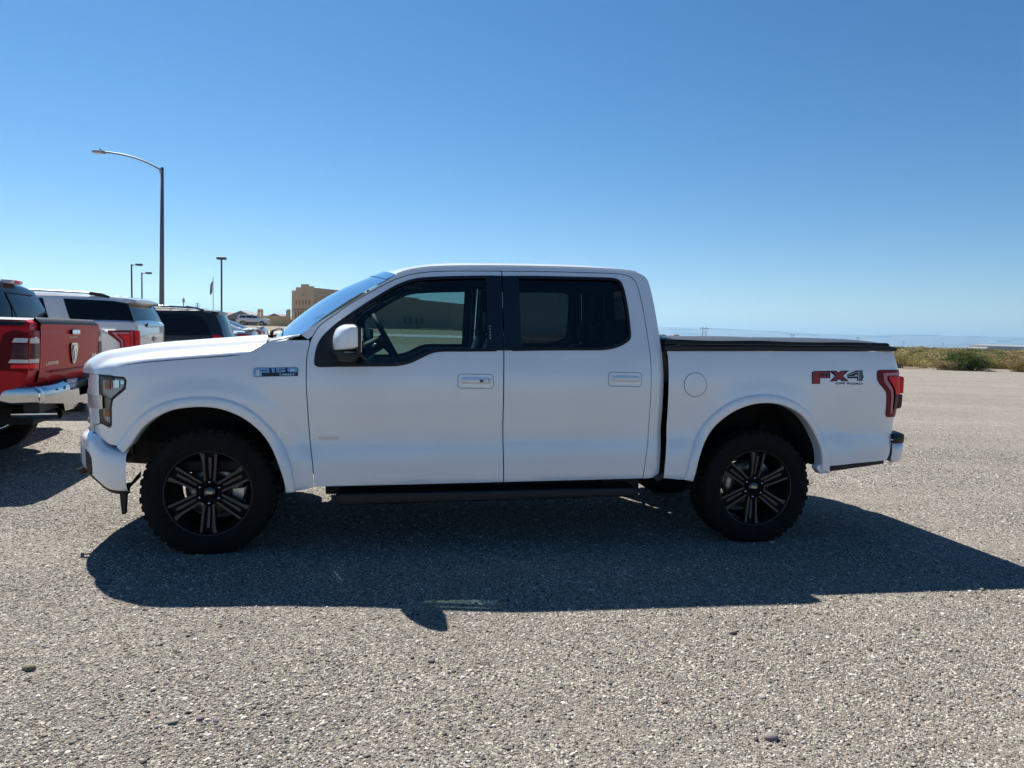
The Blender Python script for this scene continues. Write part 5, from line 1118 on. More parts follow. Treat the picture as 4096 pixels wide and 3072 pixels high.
# -- sedans
def sedan(corner, yaw, pm, label, spoiler, hi=0.):
    L, W = 4.86, .92; p = place(corner, yaw, L, W); z0 = terr(corner[0]-1, corner[1]+.5)+hi
    rt = empty('sedan', (p[0], p[1], z0), yaw, label, 'sedan', 'white sedans at the far end of the row')
    T = [('front_fascia', pm, [(.10, .30), (.0, .45), (.06, .68), (.2, .76)], .10), ('hood', pm, [(.2, .76), (.7, .88), (1.25, .95)], .05), ('windscreen', DKGL, [(1.25, .95), (1.75, 1.24), (2.05, 1.37)], .05),
         ('roof', pm, [(2.05, 1.37), (2.4, 1.435), (2.9, 1.44), (3.3, 1.40)], .03), ('rear_window', DKGL, [(3.3, 1.40), (3.75, 1.24), (4.15, 1.085)], .05), ('boot_lid', pm, [(4.15, 1.085), (4.5, 1.07), (4.74, 1.065)], .03),
         ('boot_rear', pm, [(4.74, 1.065), (4.79, 1.03), (4.80, .80), (4.80, .66)], .07), ('rear_bumper', pm, [(4.80, .66), (4.86, .60), (4.85, .40), (4.75, .28)], .08), ('underbody', CHASS, under((.10, .30), (4.75, .28), .33, .92, 3.75, .37), 0.)]
    B = Body(rt, T, [(.2, .86), (.4, .90), (.7, .925), (.9, .92), (1.0, .89), (1.15, .79), (1.3, .70), (1.45, .60)], .09, paintm=pm, taper=lambda q: .15*smooth(.6, 0, q)+.15*smooth(4.3, 4.86, q))
    B.side('window', crv([(1.55, .98), (2.0, 1.27), (2.35, 1.36)], 3) + [(2.55, 1.375), (2.55, .99)], DKGL); B.side('window', [(2.61, .99), (2.61, 1.375)] + crv([(2.95, 1.37), (3.3, 1.31), (3.62, 1.17), (3.85, 1.02)], 3), DKGL)
    for sd in (1, -1):
        tl = panel('tail_lamp', [(4.38, 1.0), (4.62, 1.02), (4.74, .99), (4.75, .84), (4.62, .82), (4.48, .90)], lambda a, z: B.S(a, z)*np.array([1, sd, 1]), LRED, rt, lip=.01, off=.012, out=(0, -sd, 0), grid=.05)
        panel('reflector', rrect(4.60, .46, 4.74, .50, .01, 2), lambda a, z: B.S(a, z)*np.array([1, sd, 1]), LRED, rt, lip=.0, off=.012, out=(0, -sd, 0), grid=.05)
        panel('lamp_inner', [(sd*.80, 1.0), (sd*.50, 1.0), (sd*.50, .86), (sd*.80, .84)], lambda w, z: np.stack([4.875-.16*smooth(.55, .9, np.abs(w))+0*z-.07*(w/.8)**2, w+0*z, z+0*w], -1), LRED, tl, lip=.03, out=(1, 0, 0), grid=.05)
    if spoiler:
        prism('boot_spoiler', [(4.55, 1.10), (4.60, 1.145), (4.83, 1.185), (4.84, 1.165), (4.66, 1.10)], -.72, .72, pm, rt, bev=.008, sm=True)
        for d in (-.55, .55): box('spoiler_foot', (4.58, d-.03, 1.06), (4.70, d+.03, 1.13), pm, rt)
    for s in (.92, 3.75):
        for sd in (1, -1): simple_wheel(rt, s, .89, .325, ALU, sd)
def hidden_suv():
    yaw = R(13); e = np.array([math.cos(yaw), math.sin(yaw)]); c = np.array([-6.26, 9.38]) - e*4.9
    rt = empty('suv', (c[0], c[1], 0), yaw, 'dark-windowed vehicle with silver roof showing above the red pickup bed', 'SUV')
    pm = SILVER
    T = [('front_fascia', pm, [(.10, .42), (.0, .6), (.03, .98), (.14, 1.10)], .08), ('hood', pm, [(.14, 1.10), (.6, 1.2), (1.25, 1.25)], .04), ('windscreen', DKGL, [(1.25, 1.25), (1.6, 1.55), (1.9, 1.80)], .04),
         ('roof', pm, [(1.9, 1.80), (2.3, 1.90), (3.6, 1.955), (4.4, 1.945), (4.60, 1.925)], .035), ('rear_window', DKGL, [(4.60, 1.925), (4.70, 1.87), (4.80, 1.62), (4.85, 1.40)], .04), ('tailgate', pm, [(4.85, 1.40), (4.90, 1.32), (4.90, .80)], .03), ('rear_bumper', BLK, [(4.90, .80), (4.96, .75), (4.92, .45)], .04),
         ('underbody', CHASS, under((.10, .42), (4.92, .45), .48, .95, 3.9, .44), 0.)]
    B = Body(rt, T, [(.3, .94), (.6, .98), (.9, 1.0), (1.2, .99), (1.42, .965), (1.6, .91), (1.8, .83), (1.95, .72)], .10, paintm=pm)
    B.side('window', [(1.6, 1.36), (1.95, 1.68), (2.45, 1.80), (2.45, 1.37)], DKGL); B.side('window', [(2.52, 1.37), (2.52, 1.80), (3.4, 1.82), (3.4, 1.38)], DKGL); B.side('window', [(3.48, 1.38), (3.48, 1.82), (4.4, 1.80), (4.6, 1.42)], DKGL)
    bl = box('brake_light', (4.66, -.17, 1.925), (4.78, .17, 1.975), PLATEW, rt, .010); box('lamp_lens', (4.772, -.07, 1.930), (4.788, .07, 1.970), LRED, bl, .003)
    for z0, z1, w0, w1 in ((1.46, 1.80, .30, .315), (1.795, 1.81, -.5, .315)): panel('window_frame', [(w0, z0), (w1, z0), (w1, z1), (w0, z1)], lambda w, z: np.stack([4.70+(1.87-z)*.40+.04*(1-w*w)+0*w, w+0*z, z+0*w], -1), BLK, rt, lip=.01, out=(1, 0, 0), off=.01, grid=.1)
    for s in (.95, 3.9):
        for sd in (1, -1): simple_wheel(rt, s, .95, .38, ALU, sd)
hidden_suv()
sedan((-7.62, 21.3), R(12), SILVER, 'pale silver sedan with boot spoiler right behind the black minivan', True, .03)
sedan((-8.72, 25.4), R(12), WHITE, 'white sedan with red tail lamps, last in the parked row', True, .02)
# -- white patrol SUV by the wall, facing right
def patrol():
    rt = empty('suv', (-39.95, 119.0, 2.03), math.pi+R(6), 'small distant white patrol SUV with roof light bar by the tan wall', 'SUV')
    pm = WHITE
    T = [('front_fascia', pm, [(.10, .42), (.0, .6), (.03, .95), (.14, 1.06)], .08), ('hood', pm, [(.14, 1.06), (.6, 1.14), (1.30, 1.18)], .04), ('windscreen', DKGL, [(1.30, 1.18), (1.7, 1.46), (2.0, 1.66)], .04),
         ('roof', pm, [(2.0, 1.66), (2.5, 1.745), (3.6, 1.735), (4.65, 1.68)], .03), ('rear_window', DKGL, [(4.65, 1.68), (4.80, 1.45), (4.90, 1.22)], .03), ('tailgate', pm, [(4.90, 1.22), (4.98, 1.15), (4.99, .75)], .03), ('rear_bumper', BLK, [(4.99, .75), (5.04, .70), (5.0, .42)], .04),
         ('underbody', CHASS, under((.10, .42), (5.0, .42), .45, .98, 4.0, .42), 0.)]
    B = Body(rt, T, [(.3, .94), (.6, .98), (.9, 1.0), (1.1, .985), (1.25, .94), (1.5, .83), (1.7, .72)], .08, paintm=pm)
    B.side('window', [(1.55, 1.20), (1.98, 1.55), (2.5, 1.63), (2.5, 1.21)], DKGL); B.side('window', [(2.56, 1.21), (2.56, 1.63), (3.45, 1.63), (3.5, 1.22)], DKGL); B.side('window', [(3.58, 1.22), (3.54, 1.625), (4.4, 1.57), (4.55, 1.40), (4.40, 1.24)], DKGL)
    B.side('sill_trim', [(1.5, .45), (3.5, .45), (3.5, .56), (1.5, .56)], BLK, .01); B.side('tail_lamp', [(4.65, 1.16), (4.9, 1.15), (4.9, 1.0), (4.7, 1.02)], LRED, .01); B.side('headlamp', [(.10, 1.0), (.42, 1.06), (.40, .95), (.12, .90)], LBOWL, .01)
    lb = box('light_bar', (2.55, -.62, 1.775), (2.80, .62, 1.865), PLATEW, rt, .03); box('bar_foot', (2.6, -.5, 1.74), (2.75, .5, 1.78), BLK, lb)
    box('roof_box', (4.1, -.6, 1.72), (4.5, .6, 1.76), BLK, rt, .01)
    for s in (.98, 4.0):
        for sd in (1, -1): simple_wheel(rt, s, .95, .37, ALU, sd)
patrol()
o = prism('delivery_marker', [(0, 0), (.28, 0), (.24, .10), (.17, .75), (.11, .75), (.04, .10)], -.12, .12, ORANGE); o.name = 'traffic_cone'; o.location = (-43.15, 116.5, terr(-43, 116.5)); tag(o, 'small orange cone standing behind the rear wheel of the patrol SUV', 'cone')

# ------------------------------------------------------------------ buildings
def bx(name, lo, hi, m, par, bev=0.): return box(name, lo, hi, m, par, bev, vf=False)
def mission_building():
    z0 = 2.15; rt = empty('building', (-38.84, 127.3, z0), R(-27), 'tan stucco building with stepped parapet and diamond openings left of the windscreen', 'building')
    fw = 5.1; H = 6.2; D = 50
    prof = [(0, 0), (fw, 0), (fw, H+.45), (4.57, H+.45), (4.57, H+.72), (3.5, H+.72), (3.5, H+1.08), (2.1, H+1.08), (2.1, H+.55), (.92, H+.55), (.92, H), (0, H)]
    V = [(x, 0, z) for x, z in prof] + [(x, .55, z) for x, z in prof]; n = len(prof)
    w = mesh('front_wall', V, [tuple(range(n)), tuple(range(n, 2*n))[::-1]] + [(i, i+n, (i+1) % n+n, (i+1) % n) for i in range(n)], STUC, rt)
    sw_ = bx('side_wall', (fw-.6, .55, 0), (fw, 31.6, H+.45), STUC, rt); bx('side_wall', (fw-.6, 31.6, 0), (fw, D, H+.15), STUC, rt); bx('side_wall', (0, .55, 0), (.5, D, H-.2), STUC, rt); bx('back_wall', (.5, D-.5, 0), (fw-.6, D, H), STUC, rt); bx('roof', (.5, .55, H-.5), (fw-.6, D-.5, H-.35), ROOF2, rt)
    for i in range(5):
        x = 1.05+i*.74; V = [(x, -.04, 4.15-.62), (x+.19, -.04, 4.15), (x, -.04, 4.15+.62), (x-.19, -.04, 4.15)]; V += [(p[0], .06, p[2]) for p in V]
        d = mesh('diamond_opening', V, [(0, 1, 2, 3), (0, 4, 5, 1), (1, 5, 6, 2), (2, 6, 7, 3), (3, 7, 4, 0)], STUCD, w)
    bx('ledge', (.55, -.18, 2.85), (4.1, .0, 3.02), STUCD, w)
    for i in range(6):
        bx('slot_window', (.88+i*.55, -.02, .95), (1.10+i*.55, .05, 2.60), WIN, w); bx('slot_frame', (.80+i*.55, -.07, .90), (.88+i*.55, .03, 2.66), STUC, w)
    bx('vent', (2.45, -.12, 5.35), (2.75, 0, 5.55), TINR, w)
    for i in range(4):
        bx('window', (fw-.05, 26.0+i*2.1, 1.25), (fw+.03, 27.0+i*2.1, 2.6), WIN, rt); bx('window_sill', (fw-.02, 25.9+i*2.1, 1.15), (fw+.10, 27.1+i*2.1, 1.25), STUC2, rt)
    bx('service_panel', (fw, 3.4, 2.2), (fw+.05, 6.2, 4.6), STUC2, rt)
mission_building()
def garden_wall():
    rt = empty('wall', (-42.95, 122.0, 2.05), R(2), 'low ochre stucco wall with small arched gate tower beside the patrol SUV', 'wall')
    bx('wall_run', (.6, 0, 0), (5.05, .35, 1.60), STUC2, rt); bx('wall_cap', (.6, -.05, 1.60), (5.05, .40, 1.70), STUC, rt); bx('end_pier', (4.75, -.1, 0), (5.35, .5, 2.65), STUC2, rt); bx('pier_cap', (4.9, -.05, 2.65), (5.35, .45, 2.88), STUC2, rt)
    arc_ = [(.22+.0, 0), (.22, 1.9)] ; n = 8
    top = [(.36-.10*math.cos(math.pi*k/n), 2.2+.12*math.sin(math.pi*k/n)) for k in range(n+1)]
    bx('tower_pier', (-.02, 0, 0), (.25, .6, 2.3), STUC2, rt); bx('tower_pier', (.50, 0, 0), (.78, .6, 2.3), STUC2, rt); bx('tower_sill', (.25, 0, 0), (.50, .6, 1.35), STUC2, rt)
    o = [(-.02, 2.3), (.25, 2.3)] + [(.375-.125*math.cos(math.pi*k/n), 2.3+.14*math.sin(math.pi*k/n)) for k in range(1, n)] + [(.50, 2.3), (.78, 2.3), (.78, 2.62), (.66, 2.82), (.10, 2.82), (-.02, 2.62)]
    V = [(x, 0, z) for x, z in o] + [(x, .6, z) for x, z in o]; m = len(o); mesh('tower_head', V, [tuple(range(m)), tuple(range(m, 2*m))[::-1]]+[(i, i+m, (i+1) % m+m, (i+1) % m) for i in range(m)], STUC2, rt)
garden_wall()
def house(x, y, w, d, h, rh, wm, rm, label, ridge='x'):
    z0 = terr(x, y); rt = empty('house', (x, y, z0), 0, label, 'house', 'low houses on the far side of the road')
    bx('wall', (-w/2, 0, -1), (w/2, d, h), wm, rt)
    o = .5
    if ridge == 'x': V = [(-w/2-o, -o, h), (w/2+o, -o, h), (w/2+o, d+o, h), (-w/2-o, d+o, h), (-w/2+.2*w, d/2, h+rh), (w/2-.2*w, d/2, h+rh)]; F = [(0, 1, 5, 4), (1, 2, 5), (2, 3, 4, 5), (3, 0, 4), (0, 3, 2, 1)]
    else: V = [(-w/2-o, -o, h), (w/2+o, -o, h), (w/2+o, d+o, h), (-w/2-o, d+o, h), (0, -o, h+rh), (0, d+o, h+rh)]; F = [(0, 4, 5, 3), (1, 2, 5, 4), (0, 1, 4), (3, 5, 2), (0, 3, 2, 1)]
    mesh('roof', V, F, rm, rt)
    if ridge != 'x': mesh('gable', [(-w/2, -.02, h), (w/2, -.02, h), (0, -.02, h+rh*.92)], [(0, 1, 2)], wm, rt)
    for k in (-.28, .28): bx('window', (w*k-.7, -.04, .9), (w*k+.7, .05, 2.1), WIN, rt)
house(-86.5, 222, 13, 10, 2.9, 1.3, HWALL, ROOF1, 'low brown-roofed house, leftmost of the distant houses', 'x')
house(-80.9, 216, 9, 12, 2.5, 2.0, HWALL, ROOF2, 'grey gabled house second from left in the distance', 'y')
house(-75.2, 228, 9, 10, 2.7, 1.2, HWALL, ROOF2, 'grey-roofed house just right of the arched gate tower', 'x')
house(-70.3, 214, 7, 11, 2.3, 1.6, HWALLR, ROOF1, 'dark red gabled house partly behind the ochre wall', 'y')
house(-66.0, 228, 5, 9, 2.4, 1.1, HWALL, ROOF1, 'small brown-roofed house nearest the stepped building', 'x')
def warehouse():
    rt = empty('warehouse', (326.5, 500, -2.6), R(-8), 'long pale metal warehouse on the desert at the right edge', 'warehouse')
    L_, D, h, rh = 60, 26, 5.2, 1.3
    bx('wall', (0, 0, 0), (L_, D, h), TIN, rt)
    mesh('roof', [(-.4, -.5, h), (L_+.4, -.5, h), (L_+.4, D/2, h+rh), (-.4, D/2, h+rh), (-.4, D+.5, h), (L_+.4, D+.5, h)], [(0, 1, 2, 3), (3, 2, 5, 4), (0, 3, 4), (1, 5, 2)], TINR, rt)
    for i in range(12): bx('wall_panel', (i*5+.2, -.12, .2), (i*5+4.8, .02, h-.2), TIN, rt)
warehouse()

# ------------------------------------------------------------------ poles
def tubew(name, path, rad, m, par=None, n=10): return tube(name, path, rad, m, par, n, vf=False)
def street_light():
    x, y = -16.95, 35.0; z0 = terr(x, y); rt = empty('street_lamp', (x, y, z0), 0, 'tall grey street lamp with long curved arm behind the white SUV', 'street lamp')
    h = 8.98-z0; ln = .011
    tubew('pole', [(0, 0, 0), (ln*h*.5, 0, h*.5), (ln*h, 0, h)], [.125, .10, .072], PGREY, rt, 16); tubew('base_plate', [(0, 0, 0), (0, 0, .06)], .22, GALV, rt, 8)
    t = np.array([ln*h, 0, h-.15]); A = [t + np.array([-dx, 0, dz_]) for dx, dz_ in ((0, 0), (.5, .26), (1.0, .47), (1.5, .62), (2.0, .72), (2.45, .78), (2.75, .80))]
    tubew('arm', crv([tuple(p) for p in A], 3), .040, PGREY, rt, 10); tubew('arm_bracket', [(ln*h-.05, 0, h-.25), (ln*h-.05, 0, h-.05)], .09, GALV, rt, 10)
    e = A[-1]; hd = bx('lamp_head', (e[0]-.50, -.15, e[2]-.06), (e[0]+.02, .15, e[2]+.06), GALV, rt, .03); bx('photocell', (e[0]-.20, -.035, e[2]+.06), (e[0]-.13, .035, e[2]+.14), BLK, hd); bx('lens', (e[0]-.44, -.12, e[2]-.075), (e[0]-.14, .12, e[2]-.058), PLATEW, hd)
street_light()
def lot_light(x, y, top, label, arm=1.15):
    z0 = terr(x, y); rt = empty('lamp_post', (x, y, z0), 0, label, 'lamp post', 'parking lot lamp posts'); h = top-z0
    tubew('post', [(0, 0, 0), (0, 0, h*.5), (0, 0, h)], [.10, .09, .085], DPOLE, rt, 8)
    tubew('arm', [(0, 0, h-.1), (arm*.5, 0, h-.06)], .05, DPOLE, rt, 6) if arm else None
    bx('lamp_head', (arm*.45 if arm else -.42, -.25, h-.16), (arm if arm else .42, .25, h+.10), DPOLE, rt, .08)
lot_light(-41.97, 80, 8.2, 'dark lamp post with side head, left of the pair above the white SUV'); lot_light(-46.98, 92, 8.2, 'dark lamp post with side head, right of the pair above the white SUV', 1.2); lot_light(-28.1, 70, 8.15, 'dark lamp post with centred head beside the flagpole', 0)
def flagpole():
    x, y = -61.94, 150; z0 = terr(x, y); rt = empty('flagpole', (x, y, z0), 0, 'thin flagpole left of the centred lamp post', 'flagpole'); tubew('pole', [(0, 0, 0), (0, 0, 11.94-z0)], [.09, .06], GALV, rt, 8); lathe('finial', [(.001, -.12), (.12, 0), (.001, .12)], GALV, rt, 10).location = (0, 0, 11.94-z0)
    V, F = [], []; nu, nv = 14, 9
    for i in range(nu):
        for j in range(nv):
            u, v = i/(nu-1), j/(nv-1); V.append((-.06-.55*v*(1-.25*u)-.12*u, .35*math.sin(v*9+u*2)*v*.6, -u*2.5*(1-.1*v)-.75*v))
    F = [(i*nv+j, i*nv+j+1, (i+1)*nv+j+1, (i+1)*nv+j) for i in range(nu-1) for j in range(nv-1)]
    fl = mesh('flag', V, F, FLAGM, None, sm=True); fl.location = (x, y, 11.2); tag(fl, 'limp striped flag hanging on the thin flagpole', 'flag')
    m, nt, b = nodes_of('flag_stripes'); w = nt.nodes.new('ShaderNodeTexWave'); w.inputs['Scale'].default_value = 1.6; w.bands_direction = 'X'; tcn = nt.nodes.new('ShaderNodeTexCoord'); nt.links.new(tcn.outputs['Object'], w.inputs[0]); c = tone_ramp(nt, w.outputs['Fac'], [(0, (.20, .03, .05)), (.5, (.20, .03, .05)), (.55, (.5, .48, .5)), (1, (.5, .48, .5))]); nt.links.new(c, b.inputs['Base Color']); b.inputs['Roughness'].default_value = .8
    fl.data.materials.clear(); fl.data.materials.append(m)
flagpole()
def utility_pole(x, y, top, label, arms=2):
    z0 = terr(x, y); rt = empty('utility_pole', (x, y, z0), 0, label, 'utility pole', 'wooden utility poles on the skyline'); h = top-z0; tubew('pole', [(0, 0, 0), (0, 0, h)], [.2, .14], WOOD, rt, 6)
    for k in range(arms): bx('crossarm', (-1.1, -.08, h-.6-k*.9), (1.1, .08, h-.42-k*.9), WOOD, rt)
    if not arms: bx('transformer', (-.3, -.3, h-1.6), (.3, .3, h-.5), GALV, rt)
utility_pole(-113.4, 250, 11.7, 'plain utility pole, leftmost on the skyline above the minivan', 0); utility_pole(-130.35, 300, 11.8, 'utility pole with two crossarms above the minivan', 2); utility_pole(-138.0, 330, 9.6, 'short utility pole just right of the one with two crossarms', 0)
for k, (z, lb) in enumerate(((11.2, 'upper power line wire strung along the skyline poles'), (10.2, 'lower power line wire strung along the skyline poles'))):
    P = []
    for (xa, ya), (xb, yb) in (((-260, 250), (-113.4, 250)), ((-113.4, 250), (-130.35, 300)), ((-130.35, 300), (-40, 420))):
        for t in np.linspace(0, 1, 12)[:-1]: P.append((xa+(xb-xa)*t, ya+(yb-ya)*t, z-1.2*4*t*(1-t)))
    tag(tubew('power_line', P, .02, DPOLE, None, 4), lb, 'wire', 'skyline wires')
def pylon(x, y, top, label):
    z0 = terr(x, y); rt = empty('transmission_pylon', (x, y, z0), R(20), label, 'pylon', 'wooden transmission pylons receding across the valley'); h = top-z0
    for d in (-2.4, 2.4): tubew('pole', [(d, 0, 0), (d, 0, h)], [.42, .30], WOOD, rt, 6)
    bx('crossarm', (-6, -.22, h-2.3), (6, .22, h-1.75), WOOD, rt)
    for d in (-5.5, 0, 5.5): tubew('insulator', [(d, 0, h-2.3), (d, 0, h-4.2)], .16, GALV, rt, 5)
    tubew('brace', [(-2.4, 0, h-4.5), (2.4, 0, h-9)], .13, WOOD, rt, 5); tubew('brace', [(2.4, 0, h-4.5), (-2.4, 0, h-9)], .13, WOOD, rt, 5)
for (x, y, t), lb in zip(((223.2, 850, 17.8), (499, 1300, 17.5), (758.5, 1600, 18.2), (1234.9, 2300, 16.5), (1537.5, 2600, 15.7), (2238.8, 3500, 14.0)),
                         ('nearest wooden transmission pylon, above the front of the bed cover', 'second transmission pylon, above the middle of the bed cover', 'third transmission pylon, above the rear of the bed cover', 'fourth transmission pylon, just right of the truck tail', 'fifth transmission pylon, on the skyline left of the green bush', 'farthest tiny transmission pylon, next to the warehouse')):
    pylon(x, y, t, lb)

# ------------------------------------------------------------------ vegetation
def leaf_mat(name, a, b_, c):
    m, nt, b = nodes_of(name); tcn = nt.nodes.new('ShaderNodeTexCoord'); nz = nt.nodes.new('ShaderNodeTexNoise'); nz.inputs['Scale'].default_value = 3.5; nz.inputs['Detail'].default_value = 6; nt.links.new(tcn.outputs['Object'], nz.inputs[0])
    o = tone_ramp(nt, nz.outputs['Fac'], [(.3, a), (.5, b_), (.7, c)]); oi = nt.nodes.new('ShaderNodeObjectInfo'); hs = nt.nodes.new('ShaderNodeHueSaturation'); mr = nt.nodes.new('ShaderNodeMapRange'); mr.inputs[3].default_value = .70; mr.inputs[4].default_value = 1.25
    nt.links.new(oi.outputs['Random'], mr.inputs[0]); nt.links.new(mr.outputs[0], hs.inputs['Value']); nt.links.new(o, hs.inputs['Color'])
    mh = nt.nodes.new('ShaderNodeMapRange'); mh.inputs[3].default_value = .485; mh.inputs[4].default_value = .515; nt.links.new(oi.outputs['Random'], mh.inputs[0]); nt.links.new(mh.outputs[0], hs.inputs['Hue'])
    nt.links.new(hs.outputs[0], b.inputs['Base Color']); b.inputs['Roughness'].default_value = .7; b.inputs['Specular IOR Level'].default_value = .2
    tl = nt.nodes.new('ShaderNodeBsdfTranslucent'); mx = nt.nodes.new('ShaderNodeMixShader'); mx.inputs[0].default_value = .42; out = [n_ for n_ in nt.nodes if n_.type == 'OUTPUT_MATERIAL'][0]
    nt.links.new(hs.outputs[0], tl.inputs[0]); nt.links.new(b.outputs[0], mx.inputs[1]); nt.links.new(tl.outputs[0], mx.inputs[2]); nt.links.new(mx.outputs[0], out.inputs['Surface'])
    return m
LSAGE = leaf_mat('sage_leaves', (.14, .115, .04), (.25, .20, .07), (.36, .29, .12)); LDRY = leaf_mat('dry_brush', (.17, .13, .065), (.28, .22, .11), (.38, .31, .18)); LGRN = leaf_mat('green_leaves', (.035, .065, .015), (.07, .11, .025), (.15, .16, .05))
LORA = leaf_mat('autumn_leaves', (.20, .10, .04), (.32, .16, .06), (.40, .24, .10)); LDG = leaf_mat('dark_leaves', (.02, .04, .015), (.04, .06, .02), (.06, .08, .03))
def bush_mesh(name, seed, n, lw, lobes=6, m=LSAGE, twig=True):
    """unit bush (about 1 wide, .5..1 tall): leaves on several uneven lobes"""
    r = np.random.default_rng(seed); V, F = [], []
    cs = [(r.uniform(-.32, .32), r.uniform(-.32, .32), r.uniform(.18, .42), r.uniform(.16, .30)) for _ in range(lobes)]
    for k in range(n):
        cx, cy, cz, cr = cs[r.integers(lobes)]; d = r.normal(size=3); d /= np.linalg.norm(d); q_ = cr*(.55+.5*r.random()**.5)*(1+.25*math.sin(d[0]*7+seed)*math.sin(d[1]*6)); p = np.array([cx, cy, cz]) + d*q_*np.array([1.1, 1.1, 1.15])
        if p[2] < .0: p[2] = abs(p[2])*.3
        t = d*.6 + r.normal(size=3)*.5 + np.array([0, 0, .7]); t /= np.linalg.norm(t); s_ = np.cross(t, r.normal(size=3)); s_ /= np.linalg.norm(s_); l = lw*r.uniform(.7, 1.7); b = len(V)
        V += [p - s_*l*.28, p + t*l*.5 + s_*l*.02 + s_*l*.28, p + t*l*1.2, p + t*l*.5 - s_*l*.30]; F.append((b, b+1, b+2, b+3))
    me = bpy.data.meshes.new(name); me.from_pydata([tuple(map(float, v)) for v in V], [], F); me.materials.append(m); return me
def stems(seed, m=WOOD):
    r = random.Random(seed); V, F = [], []
    for k in range(14):
        a = r.uniform(0, 6.28); p0 = np.array([r.uniform(-.08, .08), r.uniform(-.08, .08), -.02]); p1 = np.array([math.cos(a)*r.uniform(.1, .4), math.sin(a)*r.uniform(.1, .4), r.uniform(.25, .6)]); u = np.array([-math.sin(a), math.cos(a), 0])*.010; b = len(V)
        V += [p0-u, p0+u, p1+u*.3, p1-u*.3, p0+np.array([0, 0, .03]), p1+np.array([.0, 0, .006])]; F += [(b, b+1, b+2, b+3), (b, b+3, b+5, b+4), (b+1, b+4, b+5, b+2)]
    me = bpy.data.meshes.new('stems'); me.from_pydata([tuple(map(float, v)) for v in V], [], F); me.materials.append(m); return me
ST = stems(1)
def bush(name, x, y, sx, sz, m, seed, label, cat='bush', group=None, n=2600, lw=.035):
    rt = empty(name, (x, y, terr(x, y)), seed*.7, label, cat, group); rt.scale = (sx, sx, sz)
    link('foliage', bush_mesh('foliage', seed, n, lw, 7, m), None, rt); link('stems', ST, None, rt); return rt
bush('shrub', 27.9, 44.6, 3.5, 1.75, LGRN, 11, 'large dark green bush at the gravel edge, taller than the rest', 'shrub', n=7000, lw=.030)
BR = [(26.0, 44.0, 1.9, 1.0, 'yellow-green sage bush at the left foot of the large green bush'), (24.7, 46.3, 2.3, 1.25, 'rounded sage bush, second left of the large green bush'), (30.8, 43.9, 2.2, 1.05, 'sage bush at the right foot of the large green bush'), (32.8, 45.3, 2.4, 1.2, 'sage bush nearest the right picture edge'),
      (22.6, 47.4, 2.4, 1.15, 'low sage bush midway between the truck tail and the large green bush'), (24.2, 49.6, 2.6, 1.35, 'pale sage bush behind the rounded one left of the green bush'), (21.4, 50.8, 2.4, 1.2, 'sage bush second from the truck tail'), (20.4, 46.4+7.5, 2.3, 1.2, 'sage bush right next to the truck tail lamp')]
for i, (x, y, sx, sz, lb) in enumerate(BR): bush('sagebrush', x, y, sx, sz, LSAGE if i % 3 else LDRY, 20+i, lb, 'bush', 'sage bushes along the gravel edge', n=2600, lw=.034)
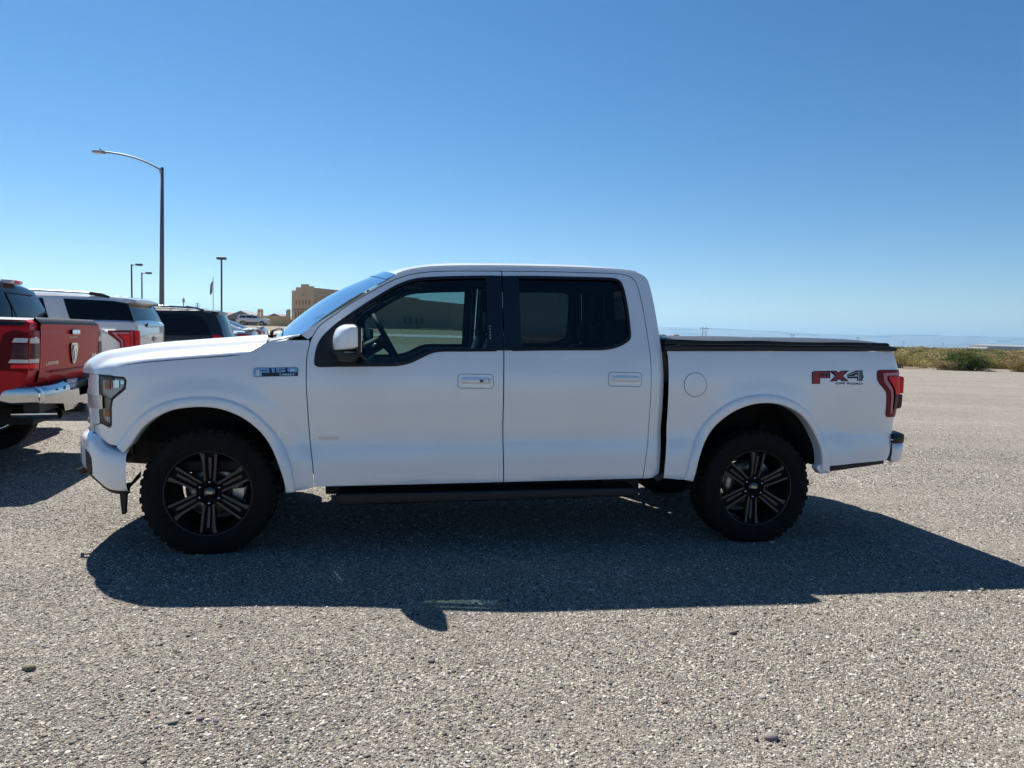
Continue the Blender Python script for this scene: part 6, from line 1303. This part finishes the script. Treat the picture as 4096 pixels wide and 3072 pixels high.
def brush_field():
    n = 3400; y = 47*np.exp(rng.random(n)**.8*math.log(520/47)); u = .34+rng.random(n)*.48; x = u*y
    keep = y > 46 + 7*np.sin(x*.35) + 4*(u < .42); x, y = x[keep], y[keep]
    sz = rng.uniform(.8, 2.4, len(x))*np.clip(y/90, 1, 1.5)
    P = np.stack([x, y, terrain(x, y)-.05], 1)
    ms = [bush_mesh('brush', 60+k, 620, .065, 6, (LSAGE, LDRY, LDRY, LSAGE, LGRN)[k % 5]) for k in range(5)]
    for mm in ms:
        c = np.array([v.co[:] for v in mm.vertices]); c[:, 2] *= .5; mm.vertices.foreach_set('co', c.ravel())
    o = scatter('desert_brush', P, sz, ms, None, rotfull=False); tag(o, 'olive and straw desert brush covering the plain at right', 'brush', kind='stuff')
    n2 = 700; y = rng.uniform(90, 210, n2); x = rng.uniform(-.33, .0, n2)*y; k = (y > 128) | (y < 68); x, y = x[k], y[k]
    o = scatter('dry_grass', np.stack([x, y, terrain(x, y)-.05], 1), rng.uniform(.5, 1.2, len(x)), ms[1:3], None, rotfull=False); tag(o, 'dry grass clumps beyond the road', 'grass', kind='stuff')
brush_field()
for i, (x, h, m, lb) in enumerate(((85.9, 5.0, LDG, 'small dark round tree above the front corner of the bed cover'), (93.0, 5.2, LORA, 'orange autumn tree, left of the two above the bed cover'), (102.1, 5.0, LORA, 'orange autumn tree, right of the two above the bed cover'))):
    z0 = terr(x, 420); rt = empty('tree', (x, 420, z0), i, lb, 'tree', 'far trees above the bed cover')
    cr_ = link('crown', bush_mesh('crown', 80+i, 1600, .07, 7, m), None, rt, (0, 0, h*.22)); cr_.scale = (h*1.15, h*1.15, h*1.0); tubew('trunk', [(0, 0, 0), (.05, 0, h*.5)], [.22, .12], WOOD, rt, 6)
    k = 5.4/5; 

# ------------------------------------------------------------------ air
def haze():
    x0, x1, y0, y1, z0, z1 = -29000, 29000, -7800, 15500, -60, 300
    V = [(x, y, z) for z in (z0, z1) for y in (y0, y1) for x in (x0, x1)]
    o = mesh('haze', V, [(0, 2, 3, 1), (4, 5, 7, 6), (0, 1, 5, 4), (2, 6, 7, 3), (0, 4, 6, 2), (1, 3, 7, 5)], None)
    m = bpy.data.materials.new('haze_air'); m.use_nodes = True; nt = m.node_tree
    for n_ in list(nt.nodes): nt.nodes.remove(n_)
    out = nt.nodes.new('ShaderNodeOutputMaterial'); pv = nt.nodes.new('ShaderNodeVolumePrincipled'); pv.inputs['Color'].default_value = (.42, .72, 1.0, 1); pv.inputs['Density'].default_value = 1.15e-4; pv.inputs['Anisotropy'].default_value = .4
    nt.links.new(pv.outputs[0], out.inputs['Volume']); o.data.materials.append(m); tag(o, 'thin pale blue air haze over the valley', 'haze', kind='stuff')
haze()
